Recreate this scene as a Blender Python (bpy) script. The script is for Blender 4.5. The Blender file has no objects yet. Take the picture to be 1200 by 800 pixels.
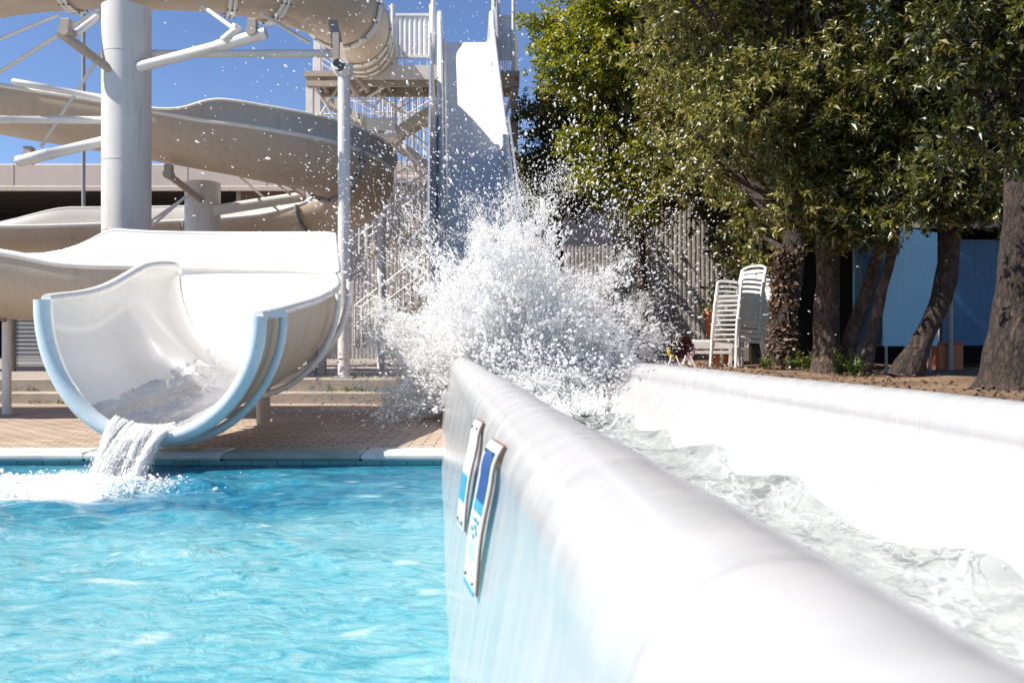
import bpy, math, random
import numpy as np
from mathutils import Vector, Matrix, Quaternion, noise as mnoise

random.seed(7)
rng = np.random.default_rng(11)
PI = math.pi
sc = bpy.context.scene
C = sc.collection
CAMZ = 0.95
FPX = 1000.0


def P(px, py, Y):
    """point of the place seen at photo pixel (px, py) at distance Y"""
    return Vector(((px - 600) / FPX * Y, Y, CAMZ - (py - 400) / FPX * Y))


# ------------------------------------------------------------------ materials
def new_mat(name):
    m = bpy.data.materials.new(name)
    m.use_nodes = True
    return m, m.node_tree.nodes, m.node_tree.links, m.node_tree.nodes['Principled BSDF']


def coords(n, l, scale=(1, 1, 1), kind='Object'):
    tc = n.new('ShaderNodeTexCoord')
    mp = n.new('ShaderNodeMapping')
    mp.inputs['Scale'].default_value = scale
    l.new(tc.outputs[kind], mp.inputs['Vector'])
    return mp.outputs['Vector']


def noise(n, l, vec, scale, detail=4, rough=.55, dist=0):
    t = n.new('ShaderNodeTexNoise')
    t.inputs['Scale'].default_value = scale
    t.inputs['Detail'].default_value = detail
    t.inputs['Roughness'].default_value = rough
    t.inputs['Distortion'].default_value = dist
    l.new(vec, t.inputs['Vector'])
    return t.outputs['Fac']


def ramp(n, l, fac, stops):
    r = n.new('ShaderNodeValToRGB')
    e = r.color_ramp.elements
    while len(e) < len(stops):
        e.new(.5)
    for k, (p, c) in enumerate(stops):
        e[k].position = p
        e[k].color = (*c, 1) if len(c) == 3 else c
    l.new(fac, r.inputs['Fac'])
    return r.outputs['Color']


def bump(n, l, h, strength, dist, bsdf):
    b = n.new('ShaderNodeBump')
    b.inputs['Strength'].default_value = strength
    b.inputs['Distance'].default_value = dist
    l.new(h, b.inputs['Height'])
    l.new(b.outputs['Normal'], bsdf.inputs['Normal'])
    return b


def mixc(n, l, fac, a, b, mode='MIX'):
    m = n.new('ShaderNodeMix')
    m.data_type = 'RGBA'
    m.blend_type = mode
    if isinstance(fac, (int, float)):
        m.inputs['Factor'].default_value = fac
    else:
        l.new(fac, m.inputs['Factor'])
    for sock, v in ((m.inputs[6], a), (m.inputs[7], b)):
        if isinstance(v, tuple):
            sock.default_value = (*v, 1)
        else:
            l.new(v, sock)
    return m.outputs[2]


def painted(name, base, rough=.4, dirt=(.35, .27, .2), dirt_amt=.35, streak=True, scale=1.0, coat=0.0, bumps=.05, fine=14):
    """painted or gelcoat surface with blotchy tone, vertical grime streaks and specks"""
    m, n, l, b = new_mat(name)
    v = coords(n, l)
    big = noise(n, l, v, 1.3 * scale, 5, .6, .6)
    tone = ramp(n, l, big, [(.3, tuple(c * .9 for c in base)), (.7, base)])
    vs = coords(n, l, (6 * scale, 6 * scale, .7 * scale)) if streak else coords(n, l, (2 * scale,) * 3)
    st = noise(n, l, vs, 2.2, 6, .65, .3)
    msk = ramp(n, l, st, [(.52, (0, 0, 0)), (.8, (dirt_amt,) * 3)])
    c1 = mixc(n, l, msk, tone, dirt)
    sp = noise(n, l, v, fine * scale, 3, .7)
    msk2 = ramp(n, l, sp, [(.66, (0, 0, 0)), (.78, (dirt_amt,) * 3)])
    c2 = mixc(n, l, msk2, c1, tuple(d * .6 for d in dirt))
    l.new(c2, b.inputs['Base Color'])
    rr = ramp(n, l, st, [(.3, (rough * .75,) * 3), (.75, (min(1, rough * 1.5),) * 3)])
    l.new(rr, b.inputs['Roughness'])
    b.inputs['Coat Weight'].default_value = coat
    b.inputs['Coat Roughness'].default_value = .06
    if bumps:
        bump(n, l, sp, bumps, .01, b)
    return m


M = {}
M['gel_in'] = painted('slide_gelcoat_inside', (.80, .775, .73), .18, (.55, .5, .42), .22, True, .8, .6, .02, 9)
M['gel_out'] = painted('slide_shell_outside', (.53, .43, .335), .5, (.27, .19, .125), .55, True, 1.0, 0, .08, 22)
M['gel_rim'] = painted('slide_rim_white', (.80, .78, .74), .3, (.45, .38, .3), .3, False, 2, .2, .03)
M['gel_shade'] = painted('slide_bank_panel_shade_grey', (.42, .40, .39), .5, (.2, .18, .17), .45, True, 1, 0, .05)  # shell colour with the shade of the bank's outer side painted in
M['lip_blue'] = painted('slide_mouth_pale_blue', (.55, .64, .675), .25, (.70, .72, .72), .6, False, 1.2, .5, .02)
M['white_steel'] = painted('white_painted_steel', (.72, .69, .66), .4, (.36, .2, .11), .3, True, 2.2, 0, .05, 12)
M['column'] = painted('column_paint', (.60, .58, .56), .5, (.26, .22, .18), .5, True, 1.1, 0, .1, 7)
M['rust_steel'] = painted('weathered_bracket_steel', (.40, .34, .28), .55, (.22, .1, .05), .7, False, 6, 0, .1, 20)
M['dark_steel'] = painted('dark_metal', (.03, .03, .032), .35, (.1, .06, .04), .3, False, 6)
M['galv'] = painted('galvanised_grey', (.30, .31, .33), .4, (.2, .18, .16), .4, True, 3)
M['tower_brown'] = painted('tower_floor_frame', (.40, .34, .28), .6, (.18, .12, .08), .6, True, 2, 0, .1)
M['stair_steel'] = painted('stair_steel', (.58, .54, .49), .55, (.3, .2, .13), .5, True, 2, 0, .1)
M['panel_white'] = painted('white_ribbed_sheet', (.74, .75, .77), .45, (.45, .42, .4), .25, True, 2)
M['chute_white'] = painted('chute_gelcoat', (.76, .745, .70), .22, (.35, .33, .3), .3, True, 1.6, .3, .04, 16)
M['blue_sunlit'] = painted('table_sunlit_blue', (.27, .58, .76), .45, (.15, .33, .48), .3, True, 1.5)  # table blue lightened to stand in for sunlight on the boards
M['blue_shaded'] = painted('table_shaded_blue', (.03, .13, .25), .5, (.02, .06, .1), .3, True, 1.5)  # the same table blue darkened to stand in for deep shade
M['plastic_white'] = painted('white_garden_plastic', (.76, .75, .74), .35, (.45, .4, .35), .3, False, 5)
M['terracotta'] = painted('terracotta', (.50, .16, .07), .7, (.25, .1, .06), .4, True, 4)
M['maroon'] = painted('maroon_cloth', (.09, .02, .025), .8, (.03, .01, .01), .4, False, 6)
M['yellow'] = painted('yellow_plastic', (.65, .42, .03), .4, (.3, .2, .05), .3, False, 6)
M['fascia'] = painted('cream_fascia', (.52, .45, .40), .6, (.3, .22, .16), .35, True, .5, 0, .05)
M['dark_room'] = painted('interior_shade_black', (.012, .010, .010), .9, (.03, .02, .02), .3, False, 1)  # near black: the shade of the open rooms put into their back walls
M['brown_wall'] = painted('brown_render', (.16, .105, .085), .8, (.08, .05, .04), .4, True, 1)
M['sign_back'] = painted('weathered_ply_edge', (.22, .10, .04), .7, (.05, .03, .02), .5, True, 10)
M['sign_white'] = painted('sign_face_white', (.74, .78, .82), .3, (.4, .45, .5), .25, True, 8)
M['sign_blue'] = painted('sign_print_blue', (.012, .07, .25), .3, (.1, .15, .3), .3, True, 8)
M['sign_sky'] = painted('sign_print_sky', (.04, .3, .5), .3, (.3, .45, .5), .3, True, 8)
M['roof_dark'] = painted('shelter_roof', (.07, .06, .055), .8, (.02, .02, .02), .5, True, 2)


def mat_corrugated():
    m, n, l, b = new_mat('grey_ribbed_cladding')
    v = coords(n, l)
    w = n.new('ShaderNodeTexNoise')
    w.inputs['Scale'].default_value = 2.0
    l.new(v, w.inputs['Vector'])
    c = ramp(n, l, w.outputs['Fac'], [(.3, (.33, .305, .29)), (.7, (.44, .405, .385))])
    vs = coords(n, l, (5, 5, .4))
    s = noise(n, l, vs, 1.6, 5, .6)
    c2 = mixc(n, l, ramp(n, l, s, [(.5, (0, 0, 0)), (.8, (.5, .5, .5))]), c, (.10, .085, .08))
    l.new(c2, b.inputs['Base Color'])
    b.inputs['Roughness'].default_value = .6
    return m


def mat_brick():
    m, n, l, b = new_mat('brick_paving')
    v = coords(n, l)
    br = n.new('ShaderNodeTexBrick')
    br.inputs['Scale'].default_value = 1.0
    br.inputs['Brick Width'].default_value = .21
    br.inputs['Row Height'].default_value = .105
    br.inputs['Mortar Size'].default_value = .009
    br.inputs['Mortar Smooth'].default_value = .25
    br.inputs['Color1'].default_value = (.34, .265, .205, 1)
    br.inputs['Color2'].default_value = (.45, .36, .285, 1)
    br.inputs['Mortar'].default_value = (.075, .055, .04, 1)
    br.inputs['Bias'].default_value = .1
    wob = noise(n, l, v, 1.2, 3)
    add = n.new('ShaderNodeVectorMath')
    add.operation = 'ADD'
    sc_ = n.new('ShaderNodeVectorMath')
    sc_.operation = 'SCALE'
    sc_.inputs['Scale'].default_value = .03
    l.new(wob, sc_.inputs[0])
    l.new(v, add.inputs[0])
    l.new(sc_.outputs[0], add.inputs[1])
    l.new(add.outputs[0], br.inputs['Vector'])
    st = noise(n, l, v, .9, 6, .65, .5)
    col = mixc(n, l, ramp(n, l, st, [(.45, (0, 0, 0)), (.75, (.55, .55, .55))]), br.outputs['Color'], (.32, .235, .17))
    fine = noise(n, l, v, 60, 3, .7)
    col = mixc(n, l, .35, col, ramp(n, l, fine, [(.2, (.2, .2, .2)), (.75, (.9, .88, .85))]), 'SOFT_LIGHT')
    l.new(col, b.inputs['Base Color'])
    wet = noise(n, l, v, .7, 4, .6)
    l.new(ramp(n, l, wet, [(.4, (.75, .75, .75)), (.62, (.4, .4, .4))]), b.inputs['Roughness'])
    inv = n.new('ShaderNodeMath')
    inv.operation = 'SUBTRACT'
    inv.inputs[0].default_value = 1
    l.new(br.outputs['Fac'], inv.inputs[1])
    ad = n.new('ShaderNodeMath')
    ad.inputs[1].default_value = .3
    ad.operation = 'MULTIPLY_ADD'
    l.new(fine, ad.inputs[0])
    l.new(inv.outputs[0], ad.inputs[2])
    bump(n, l, ad.outputs[0], .6, .006, b)
    return m


def mat_soil(name, a, c, d):
    m, n, l, b = new_mat(name)
    v = coords(n, l)
    f = noise(n, l, v, 1.5, 8, .7, .4)
    f2 = noise(n, l, v, 25, 5, .75)
    c1 = ramp(n, l, f, [(.35, a), (.6, c)])
    c2 = mixc(n, l, ramp(n, l, f2, [(.5, (0, 0, 0)), (.7, (.7, .7, .7))]), c1, d)
    l.new(c2, b.inputs['Base Color'])
    b.inputs['Roughness'].default_value = .95
    bump(n, l, f2, .9, .04, b)
    return m


def mat_concrete(name, base):
    m, n, l, b = new_mat(name)
    v = coords(n, l)
    f = noise(n, l, v, 2.5, 7, .65, .4)
    g = noise(n, l, v, 45, 3, .7)
    c = ramp(n, l, f, [(.3, tuple(x * .62 for x in base)), (.65, base)])
    c = mixc(n, l, .3, c, ramp(n, l, g, [(.3, (.3, .3, .3)), (.7, (.8, .8, .8))]), 'SOFT_LIGHT')
    l.new(c, b.inputs['Base Color'])
    b.inputs['Roughness'].default_value = .6
    bump(n, l, g, .3, .004, b)
    return m


def mat_tile():
    m, n, l, b = new_mat('teal_pool_tile')
    v = coords(n, l)
    br = n.new('ShaderNodeTexBrick')
    br.offset = 0
    br.inputs['Scale'].default_value = 1
    br.inputs['Brick Width'].default_value = .20
    br.inputs['Row Height'].default_value = .30
    br.inputs['Mortar Size'].default_value = .004
    br.inputs['Color1'].default_value = (.07, .28, .29, 1)
    br.inputs['Color2'].default_value = (.09, .33, .34, 1)
    br.inputs['Mortar'].default_value = (.03, .10, .10, 1)
    rot = n.new('ShaderNodeMapping')
    rot.inputs['Rotation'].default_value = (PI / 2, 0, 0)
    l.new(v, rot.inputs['Vector'])
    l.new(rot.outputs['Vector'], br.inputs['Vector'])
    l.new(br.outputs['Color'], b.inputs['Base Color'])
    b.inputs['Roughness'].default_value = .15
    return m


def mat_bark(name, dark, light):
    """plated bark: cracks from a stretched cell pattern, mottled patches of lichen grey"""
    m, n, l, b = new_mat(name)
    v = coords(n, l, (1, 1, .42))
    wob = noise(n, l, v, 7, 5, .7, .6)
    add = n.new('ShaderNodeMixRGB')
    add.inputs[0].default_value = .14
    l.new(v, add.inputs[1])
    l.new(wob, add.inputs[2])
    vo = n.new('ShaderNodeTexVoronoi')
    vo.feature = 'DISTANCE_TO_EDGE'
    vo.inputs['Scale'].default_value = 15
    l.new(add.outputs[0], vo.inputs['Vector'])
    f = noise(n, l, v, 22, 8, .75, .8)
    v2 = coords(n, l)
    g = noise(n, l, v2, 4.5, 6, .7, .5)
    c = ramp(n, l, f, [(.3, tuple(x * .8 for x in dark)), (.68, light)])
    crack = ramp(n, l, vo.outputs['Distance'], [(.0, (1, 1, 1)), (.12, (0, 0, 0))])
    c = mixc(n, l, crack, c, tuple(x * .6 for x in dark))
    c = mixc(n, l, ramp(n, l, g, [(.5, (0, 0, 0)), (.66, (.55, .55, .55))]), c, tuple(x * 1.7 for x in light))
    l.new(c, b.inputs['Base Color'])
    b.inputs['Roughness'].default_value = .9
    hh = n.new('ShaderNodeMath')
    hh.operation = 'MULTIPLY_ADD'
    hh.inputs[1].default_value = .5
    l.new(f, hh.inputs[0])
    l.new(vo.outputs['Distance'], hh.inputs[2])
    bump(n, l, hh.outputs[0], 1.0, .06, b)
    return m


def mat_leaf(name, stops, trans=.35, rough=.35):
    m, n, l, b = new_mat(name)
    at = n.new('ShaderNodeAttribute')
    at.attribute_name = 'tint'
    c = ramp(n, l, at.outputs['Fac'], stops)
    l.new(c, b.inputs['Base Color'])
    b.inputs['Roughness'].default_value = rough
    b.inputs['Specular IOR Level'].default_value = .75
    t = n.new('ShaderNodeBsdfTranslucent')
    br = n.new('ShaderNodeMix')
    br.data_type = 'RGBA'
    br.blend_type = 'MULTIPLY'
    br.inputs['Factor'].default_value = 1
    l.new(c, br.inputs[6])
    br.inputs[7].default_value = (1.25, 1.3, .55, 1)
    l.new(br.outputs[2], t.inputs['Color'])
    mx = n.new('ShaderNodeMixShader')
    mx.inputs[0].default_value = trans
    l.new(b.outputs[0], mx.inputs[1])
    l.new(t.outputs[0], mx.inputs[2])
    l.new(mx.outputs[0], n['Material Output'].inputs['Surface'])
    return m


def mat_foam(name, col=(.975, .98, .985), trans=.55, clear=.28):
    """aerated water: white scattering body that lets part of the light straight through"""
    m, n, l, b = new_mat(name)
    b.inputs['Base Color'].default_value = (*col, 1)
    b.inputs['Roughness'].default_value = .55
    b.inputs['Specular IOR Level'].default_value = .25
    t = n.new('ShaderNodeBsdfTranslucent')
    t.inputs['Color'].default_value = (*col, 1)
    tr = n.new('ShaderNodeBsdfTransparent')
    mx = n.new('ShaderNodeMixShader')
    mx.inputs[0].default_value = trans
    l.new(b.outputs[0], mx.inputs[1])
    l.new(t.outputs[0], mx.inputs[2])
    m2 = n.new('ShaderNodeMixShader')
    m2.inputs[0].default_value = clear
    l.new(mx.outputs[0], m2.inputs[1])
    l.new(tr.outputs[0], m2.inputs[2])
    l.new(m2.outputs[0], n['Material Output'].inputs['Surface'])
    return m


def mat_clear_water(name, tint, web, scale=(2.4, 1.5, 2.4), vscale=3.0, ior=1.33, rough=.05, refl=.7, bmp=.3):
    """thin clear moving water: tinted see-through body, sky mirrored by angle, a net of white lines painting in caustic light"""
    m, n, l, b = new_mat(name)
    tr = n.new('ShaderNodeBsdfTransparent')
    v = coords(n, l, scale)
    f = noise(n, l, v, 2.0, 5, .55, 1.0)
    tc_ = ramp(n, l, f, [(.35, tuple(x * .88 for x in tint)), (.62, tint)])
    l.new(tc_, tr.inputs['Color'])
    gl = n.new('ShaderNodeBsdfGlossy')
    gl.inputs['Roughness'].default_value = rough
    fr = n.new('ShaderNodeFresnel')
    fr.inputs['IOR'].default_value = ior
    bp = n.new('ShaderNodeBump')
    bp.inputs['Strength'].default_value = bmp
    bp.inputs['Distance'].default_value = .03
    l.new(f, bp.inputs['Height'])
    for s in (gl, fr):
        l.new(bp.outputs['Normal'], s.inputs['Normal'])
    ml = n.new('ShaderNodeMath')
    ml.operation = 'MULTIPLY'
    ml.inputs[1].default_value = refl
    l.new(fr.outputs[0], ml.inputs[0])
    mx = n.new('ShaderNodeMixShader')
    l.new(ml.outputs[0], mx.inputs[0])
    l.new(tr.outputs[0], mx.inputs[1])
    l.new(gl.outputs[0], mx.inputs[2])
    df = n.new('ShaderNodeBsdfDiffuse')
    df.inputs['Color'].default_value = (.60, .62, .63, 1)
    dn = n.new('ShaderNodeTexNoise')
    dn.inputs['Scale'].default_value = 3.5
    dn.inputs['Detail'].default_value = 4
    l.new(v, dn.inputs['Vector'])
    mv = n.new('ShaderNodeMixRGB')
    mv.inputs[0].default_value = .35
    l.new(v, mv.inputs[1])
    l.new(dn.outputs['Color'], mv.inputs[2])
    masks = []
    for k, sc_ in enumerate((vscale, vscale * 2.3)):
        vo = n.new('ShaderNodeTexVoronoi')
        vo.feature = 'DISTANCE_TO_EDGE'
        vo.inputs['Scale'].default_value = sc_
        l.new(mv.outputs[0], vo.inputs['Vector'])
        masks.append(ramp(n, l, vo.outputs['Distance'], [(0, (web, web, web)), ((.07, .05)[k], (0, 0, 0))]))  # cell edges whitened as painted caustic lines
    mm = mixc(n, l, 1.0, masks[0], masks[1], 'LIGHTEN')
    mm = mixc(n, l, 1.0, mm, ramp(n, l, noise(n, l, v, 1.1, 4, .6), [(.38, (.12, .12, .12)), (.6, (1, 1, 1))]), 'MULTIPLY')
    mx2 = n.new('ShaderNodeMixShader')
    l.new(mm, mx2.inputs[0])
    l.new(mx.outputs[0], mx2.inputs[1])
    l.new(df.outputs[0], mx2.inputs[2])
    l.new(mx2.outputs[0], n['Material Output'].inputs['Surface'])
    return m


def mat_pool_water():
    m, n, l, b = new_mat('pool_water')
    v = coords(n, l, (0.840, 1.764, 0.840))
    f1 = noise(n, l, v, .75, 7, .62, 1.2)
    f2 = noise(n, l, v, 6.0, 6, .65, 1.6)
    body = ramp(n, l, f1, [(.40, (0.003, 0.092, 0.193)), (.50, (0.008, 0.168, 0.269)), (.60, (0.034, 0.252, 0.336)), (.74, (0.118, 0.353, 0.403))])
    rip = ramp(n, l, f2, [(.36, (0.002, 0.076, 0.176)), (.48, (0.010, 0.185, 0.286)), (.66, (0.185, 0.378, 0.428))])
    c = mixc(n, l, .45, body, rip)
    at = n.new('ShaderNodeAttribute')
    at.attribute_name = 'air'
    pale = ramp(n, l, f2, [(.30, (0.025, 0.227, 0.302)), (.46, (0.109, 0.353, 0.420)), (.7, (0.252, 0.445, 0.487))])
    c = mixc(n, l, at.outputs['Fac'], c, pale)
    fo = n.new('ShaderNodeAttribute')
    fo.attribute_name = 'foam'
    c = mixc(n, l, fo.outputs['Fac'], c, (.9, .94, .95))
    l.new(c, b.inputs['Base Color'])
    b.inputs['IOR'].default_value = 1.33
    b.inputs['Roughness'].default_value = .06
    f3 = noise(n, l, coords(n, l, (1, 1.6, 1)), 9, 5, .6, 1.0)
    bump(n, l, f3, .55, .05, b)
    return m


M['brick'] = mat_brick()
M['corr'] = mat_corrugated()
M['soil'] = mat_soil('dry_soil', (.13, .08, .045), (.29, .19, .115), (.07, .045, .028))
M['ground'] = mat_soil('bare_ground', (.16, .13, .10), (.24, .2, .16), (.1, .08, .06))
M['coping'] = mat_concrete('coping_stone', (.58, .60, .60))
M['coping_green'] = mat_concrete('coping_algae', (.30, .36, .31))
M['strip'] = mat_concrete('pale_paving_strip', (.38, .325, .275))
M['tile'] = mat_tile()
M['bark_a'] = mat_bark('bark_greybrown', (.045, .030, .024), (.17, .115, .09))
M['bark_b'] = mat_bark('bark_dark', (.025, .018, .014), (.085, .06, .048))
M['leaf_yel'] = mat_leaf('leaf_yellow_green', [(0, (.05, .07, .006)), (.35, (.20, .22, .014)), (.75, (.42, .40, .035)), (1, (.40, .28, .06))], .45)
M['leaf_olive'] = mat_leaf('leaf_grey_olive', [(0, (.05, .055, .010)), (.42, (.20, .19, .040)), (.8, (.42, .38, .13)), (1, (.34, .20, .06))], .33, .38)
M['leaf_dark'] = mat_leaf('leaf_dark_green', [(0, (.02, .028, .005)), (.5, (.07, .080, .011)), (.88, (.17, .17, .024)), (1, (.22, .12, .03))], .3, .38)
M['weed'] = mat_leaf('leaf_weed', [(0, (.06, .10, .015)), (1, (.20, .24, .04))], .35, .5)
M['foam'] = mat_foam('white_water')
M['drop'] = mat_foam('water_drops', (.96, .97, .98), .5, .2)
M['mist'] = mat_foam('fine_spray', (.99, .99, .99), .55, .4)
M['flow'] = mat_clear_water('clear_flowing_water', (.93, .96, .962), .6, rough=.1, refl=.5)
M['surge'] = mat_clear_water('water_surge', (.62, .63, .68), .7, (3, 3, 3), 3.0)
M['film'] = mat_clear_water('thin_water_film', (.95, .95, .95), .35, (2.5, 1, 2.5), 3.5, 1.2, .08, .3, .7)
M['pool'] = mat_pool_water()


# ------------------------------------------------------------------ object helpers
def tag(o, label=None, cat=None, group=None, kind=None):
    if label: o['label'] = label
    if cat: o['category'] = cat
    if group: o['group'] = group
    if kind: o['kind'] = kind
    return o


def thing(name, label, cat, loc=(0, 0, 0), rz=0, group=None):
    o = bpy.data.objects.new(name, None)
    o.empty_display_size = .2
    C.objects.link(o)
    o.location = loc
    o.rotation_euler = (0, 0, rz)
    return tag(o, label, cat, group)


def link(name, me, mats, parent=None, local=False):
    o = bpy.data.objects.new(name, me)
    C.objects.link(o)
    if not isinstance(mats, (list, tuple)):
        mats = [mats]
    for m in mats:
        me.materials.append(m)
    if parent is not None:
        o.parent = parent
        if not local:       # the mesh is in world coordinates: undo the parent's own place
            root, mat = parent, Matrix()
            while root is not None:
                mat = root.matrix_basis @ mat if root.parent is None else root.matrix_parent_inverse @ root.matrix_basis @ mat
                root = root.parent
            o.matrix_parent_inverse = mat.inverted()
    return o


def np_mesh(name, V, F, smooth=True):
    V = np.asarray(V, dtype=np.float32)
    F = np.asarray(F, dtype=np.int32)
    me = bpy.data.meshes.new(name)
    me.vertices.add(len(V))
    me.vertices.foreach_set('co', V.ravel())
    k = F.shape[1]
    me.loops.add(F.size)
    me.loops.foreach_set('vertex_index', F.ravel())
    me.polygons.add(len(F))
    me.polygons.foreach_set('loop_start', np.arange(0, F.size, k, dtype=np.int32))
    me.polygons.foreach_set('loop_total', np.full(len(F), k, dtype=np.int32))
    me.polygons.foreach_set('use_smooth', np.full(len(F), smooth))
    me.update()
    me.validate()
    return me


class MB:
    """collects boxes, tubes and strips into one mesh"""
    def __init__(s):
        s.v, s.f, s.sm, s.mi = [], [], [], []

    def add(s, verts, faces, smooth=False, mi=0):
        k = len(s.v)
        s.v += [tuple(x) for x in verts]
        s.f += [tuple(i + k for i in f) for f in faces]
        s.sm += [smooth] * len(faces)
        s.mi += [mi] * len(faces)

    def box(s, x0, x1, y0, y1, z0, z1, mi=0, bev=0.0):
        if bev <= 0:
            v = [(x0, y0, z0), (x1, y0, z0), (x1, y1, z0), (x0, y1, z0), (x0, y0, z1), (x1, y0, z1), (x1, y1, z1), (x0, y1, z1)]
            s.add(v, [(0, 3, 2, 1), (4, 5, 6, 7), (0, 1, 5, 4), (1, 2, 6, 5), (2, 3, 7, 6), (3, 0, 4, 7)], False, mi)
        else:
            b = bev
            def ring(i, z):
                return [(x0 + i, y0 + i, z), (x1 - i, y0 + i, z), (x1 - i, y1 - i, z), (x0 + i, y1 - i, z)]
            rs = [ring(b, z0), ring(0, z0 + b), ring(0, z1 - b), ring(b, z1)]
            v = sum(rs, [])
            f = [(3, 2, 1, 0), (12, 13, 14, 15)]
            for r in range(3):
                for k in range(4):
                    f.append((r * 4 + k, r * 4 + (k + 1) % 4, r * 4 + 4 + (k + 1) % 4, r * 4 + 4 + k))
            s.add(v, f, False, mi)

    def bar(s, a, b, w, h=None, mi=0):
        """rectangular bar from a to b"""
        a, b = Vector(a), Vector(b)
        h = h or w
        t = (b - a).normalized()
        up = Vector((0, 0, 1)) if abs(t.z) < .95 else Vector((0, 1, 0))
        x = t.cross(up).normalized() * (w / 2)
        y = x.cross(t).normalized() * (h / 2)
        v = [a - x - y, a + x - y, a + x + y, a - x + y, b - x - y, b + x - y, b + x + y, b - x + y]
        s.add(v, [(0, 3, 2, 1), (4, 5, 6, 7), (0, 1, 5, 4), (1, 2, 6, 5), (2, 3, 7, 6), (3, 0, 4, 7)], False, mi)

    def tube(s, pts, r, n=10, caps=True, mi=0, jitter=0.0, seed=0, flat=1.0):
        pts = [Vector(p) for p in pts]
        if not isinstance(r, (list, tuple)):
            r = [r] * len(pts)
        rings = []
        prev = None
        for i, p in enumerate(pts):
            t = (pts[min(i + 1, len(pts) - 1)] - pts[max(i - 1, 0)])
            if t.length < 1e-9:
                t = Vector((0, 0, 1))
            t.normalize()
            if prev is None:
                up = Vector((0, 0, 1)) if abs(t.z) < .9 else Vector((0, 1, 0))
                u = t.cross(up).normalized()
            else:
                u = (prev - t * prev.dot(t)).normalized()
            prev = u
            w = t.cross(u)
            ring = []
            for k in range(n):
                a = 2 * PI * k / n
                rr = r[i]
                d = u * math.cos(a) + w * math.sin(a) * flat
                if jitter:
                    q = p + d * rr
                    rr *= 1 + jitter * mnoise.noise(Vector((q.x * 3 + seed, q.y * 3, q.z * 1.6))) + .5 * jitter * mnoise.noise(Vector((q.x * 9 + seed, q.y * 9, q.z * 4)))
                ring.append(p + d * rr)
            rings.append(ring)
        v = [q for ring in rings for q in ring]
        f = []
        for i in range(len(pts) - 1):
            for k in range(n):
                f.append((i * n + k, i * n + (k + 1) % n, (i + 1) * n + (k + 1) % n, (i + 1) * n + k))
        s.add(v, f, True, mi)
        if caps:
            s.add(rings[0], [tuple(reversed(range(n)))], False, mi)
            s.add(rings[-1], [tuple(range(n))], False, mi)

    def grid(s, rows, closed=False, mi=0, smooth=True, flip=False):
        n = len(rows[0])
        v = [q for r in rows for q in r]
        f = []
        for i in range(len(rows) - 1):
            for k in range(n if closed else n - 1):
                q = (i * n + k, i * n + (k + 1) % n, (i + 1) * n + (k + 1) % n, (i + 1) * n + k)
                f.append(tuple(reversed(q)) if flip else q)
        s.add(v, f, smooth, mi)

    def build(s, name, mats, parent=None, local=False):
        me = bpy.data.meshes.new(name)
        me.from_pydata(s.v, [], s.f)
        me.polygons.foreach_set('use_smooth', s.sm)
        me.polygons.foreach_set('material_index', s.mi)
        me.update()
        return link(name, me, mats, parent, local)


def tube_obj(name, pts, r, mat, parent=None, n=12, local=False, **k):
    m = MB()
    m.tube(pts, r, n, **k)
    return m.build(name, mat, parent, local)


def box_obj(name, b, mat, parent=None, bev=0.0, local=False):
    m = MB()
    m.box(*b, bev=bev)
    return m.build(name, mat, parent, local)


def catmull(ctrl, per):
    """Catmull-Rom through tuples of any length"""
    c = np.array(ctrl, dtype=float)
    c = np.vstack([2 * c[0] - c[1], c, 2 * c[-1] - c[-2]])
    out = []
    for i in range(1, len(c) - 2):
        p0, p1, p2, p3 = c[i - 1], c[i], c[i + 1], c[i + 2]
        for k in range(per):
            t = k / per
            out.append(.5 * ((2 * p1) + (-p0 + p2) * t + (2 * p0 - 5 * p1 + 4 * p2 - p3) * t * t + (-p0 + 3 * p1 - 3 * p2 + p3) * t ** 3))
    out.append(c[-2])
    return np.array(out)


# ------------------------------------------------------------------ camera and light
cam = bpy.data.cameras.new('camera')
cam.lens = 30.0
cam.sensor_width = 36.0
cam.clip_start = .02
cam.clip_end = 2000
cam.dof.use_dof = True
cam.dof.focus_distance = 8.5
cam.dof.aperture_fstop = 4.5
co = bpy.data.objects.new('camera', cam)
co.location = (0, 0, CAMZ)
co.rotation_euler = (PI / 2, 0, 0)
C.objects.link(co)
sc.camera = co

SUN_EL, SUN_AZ = math.radians(50), math.radians(-107)      # azimuth from +Y towards +X
to_sun = Vector((math.sin(SUN_AZ) * math.cos(SUN_EL), math.cos(SUN_AZ) * math.cos(SUN_EL), math.sin(SUN_EL)))
sl = bpy.data.lights.new('sun', 'SUN')
sl.energy = 5.0
sl.angle = math.radians(.53)
sl.color = (1, .93, .82)
so = bpy.data.objects.new('sun', sl)
so.rotation_euler = to_sun.to_track_quat('Z', 'Y').to_euler()
so.location = (-20, 5, 30)
C.objects.link(so)

w = bpy.data.worlds.new('World')
sc.world = w
w.use_nodes = True
wn, wl = w.node_tree.nodes, w.node_tree.links
sky = wn.new('ShaderNodeTexSky')
sky.sky_type = 'NISHITA'
sky.sun_disc = False
sky.sun_elevation = SUN_EL
sky.sun_rotation = SUN_AZ % (2 * PI)
sky.altitude = 1500
sky.air_density = 1.0
sky.dust_density = .15
sky.ozone_density = 4.0
hs = wn.new('ShaderNodeHueSaturation')
hs.inputs['Hue'].default_value = .507
hs.inputs['Saturation'].default_value = 1.03
wl.new(sky.outputs[0], hs.inputs['Color'])
wl.new(hs.outputs[0], wn['Background'].inputs[0])
wn['Background'].inputs[1].default_value = .092

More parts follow.
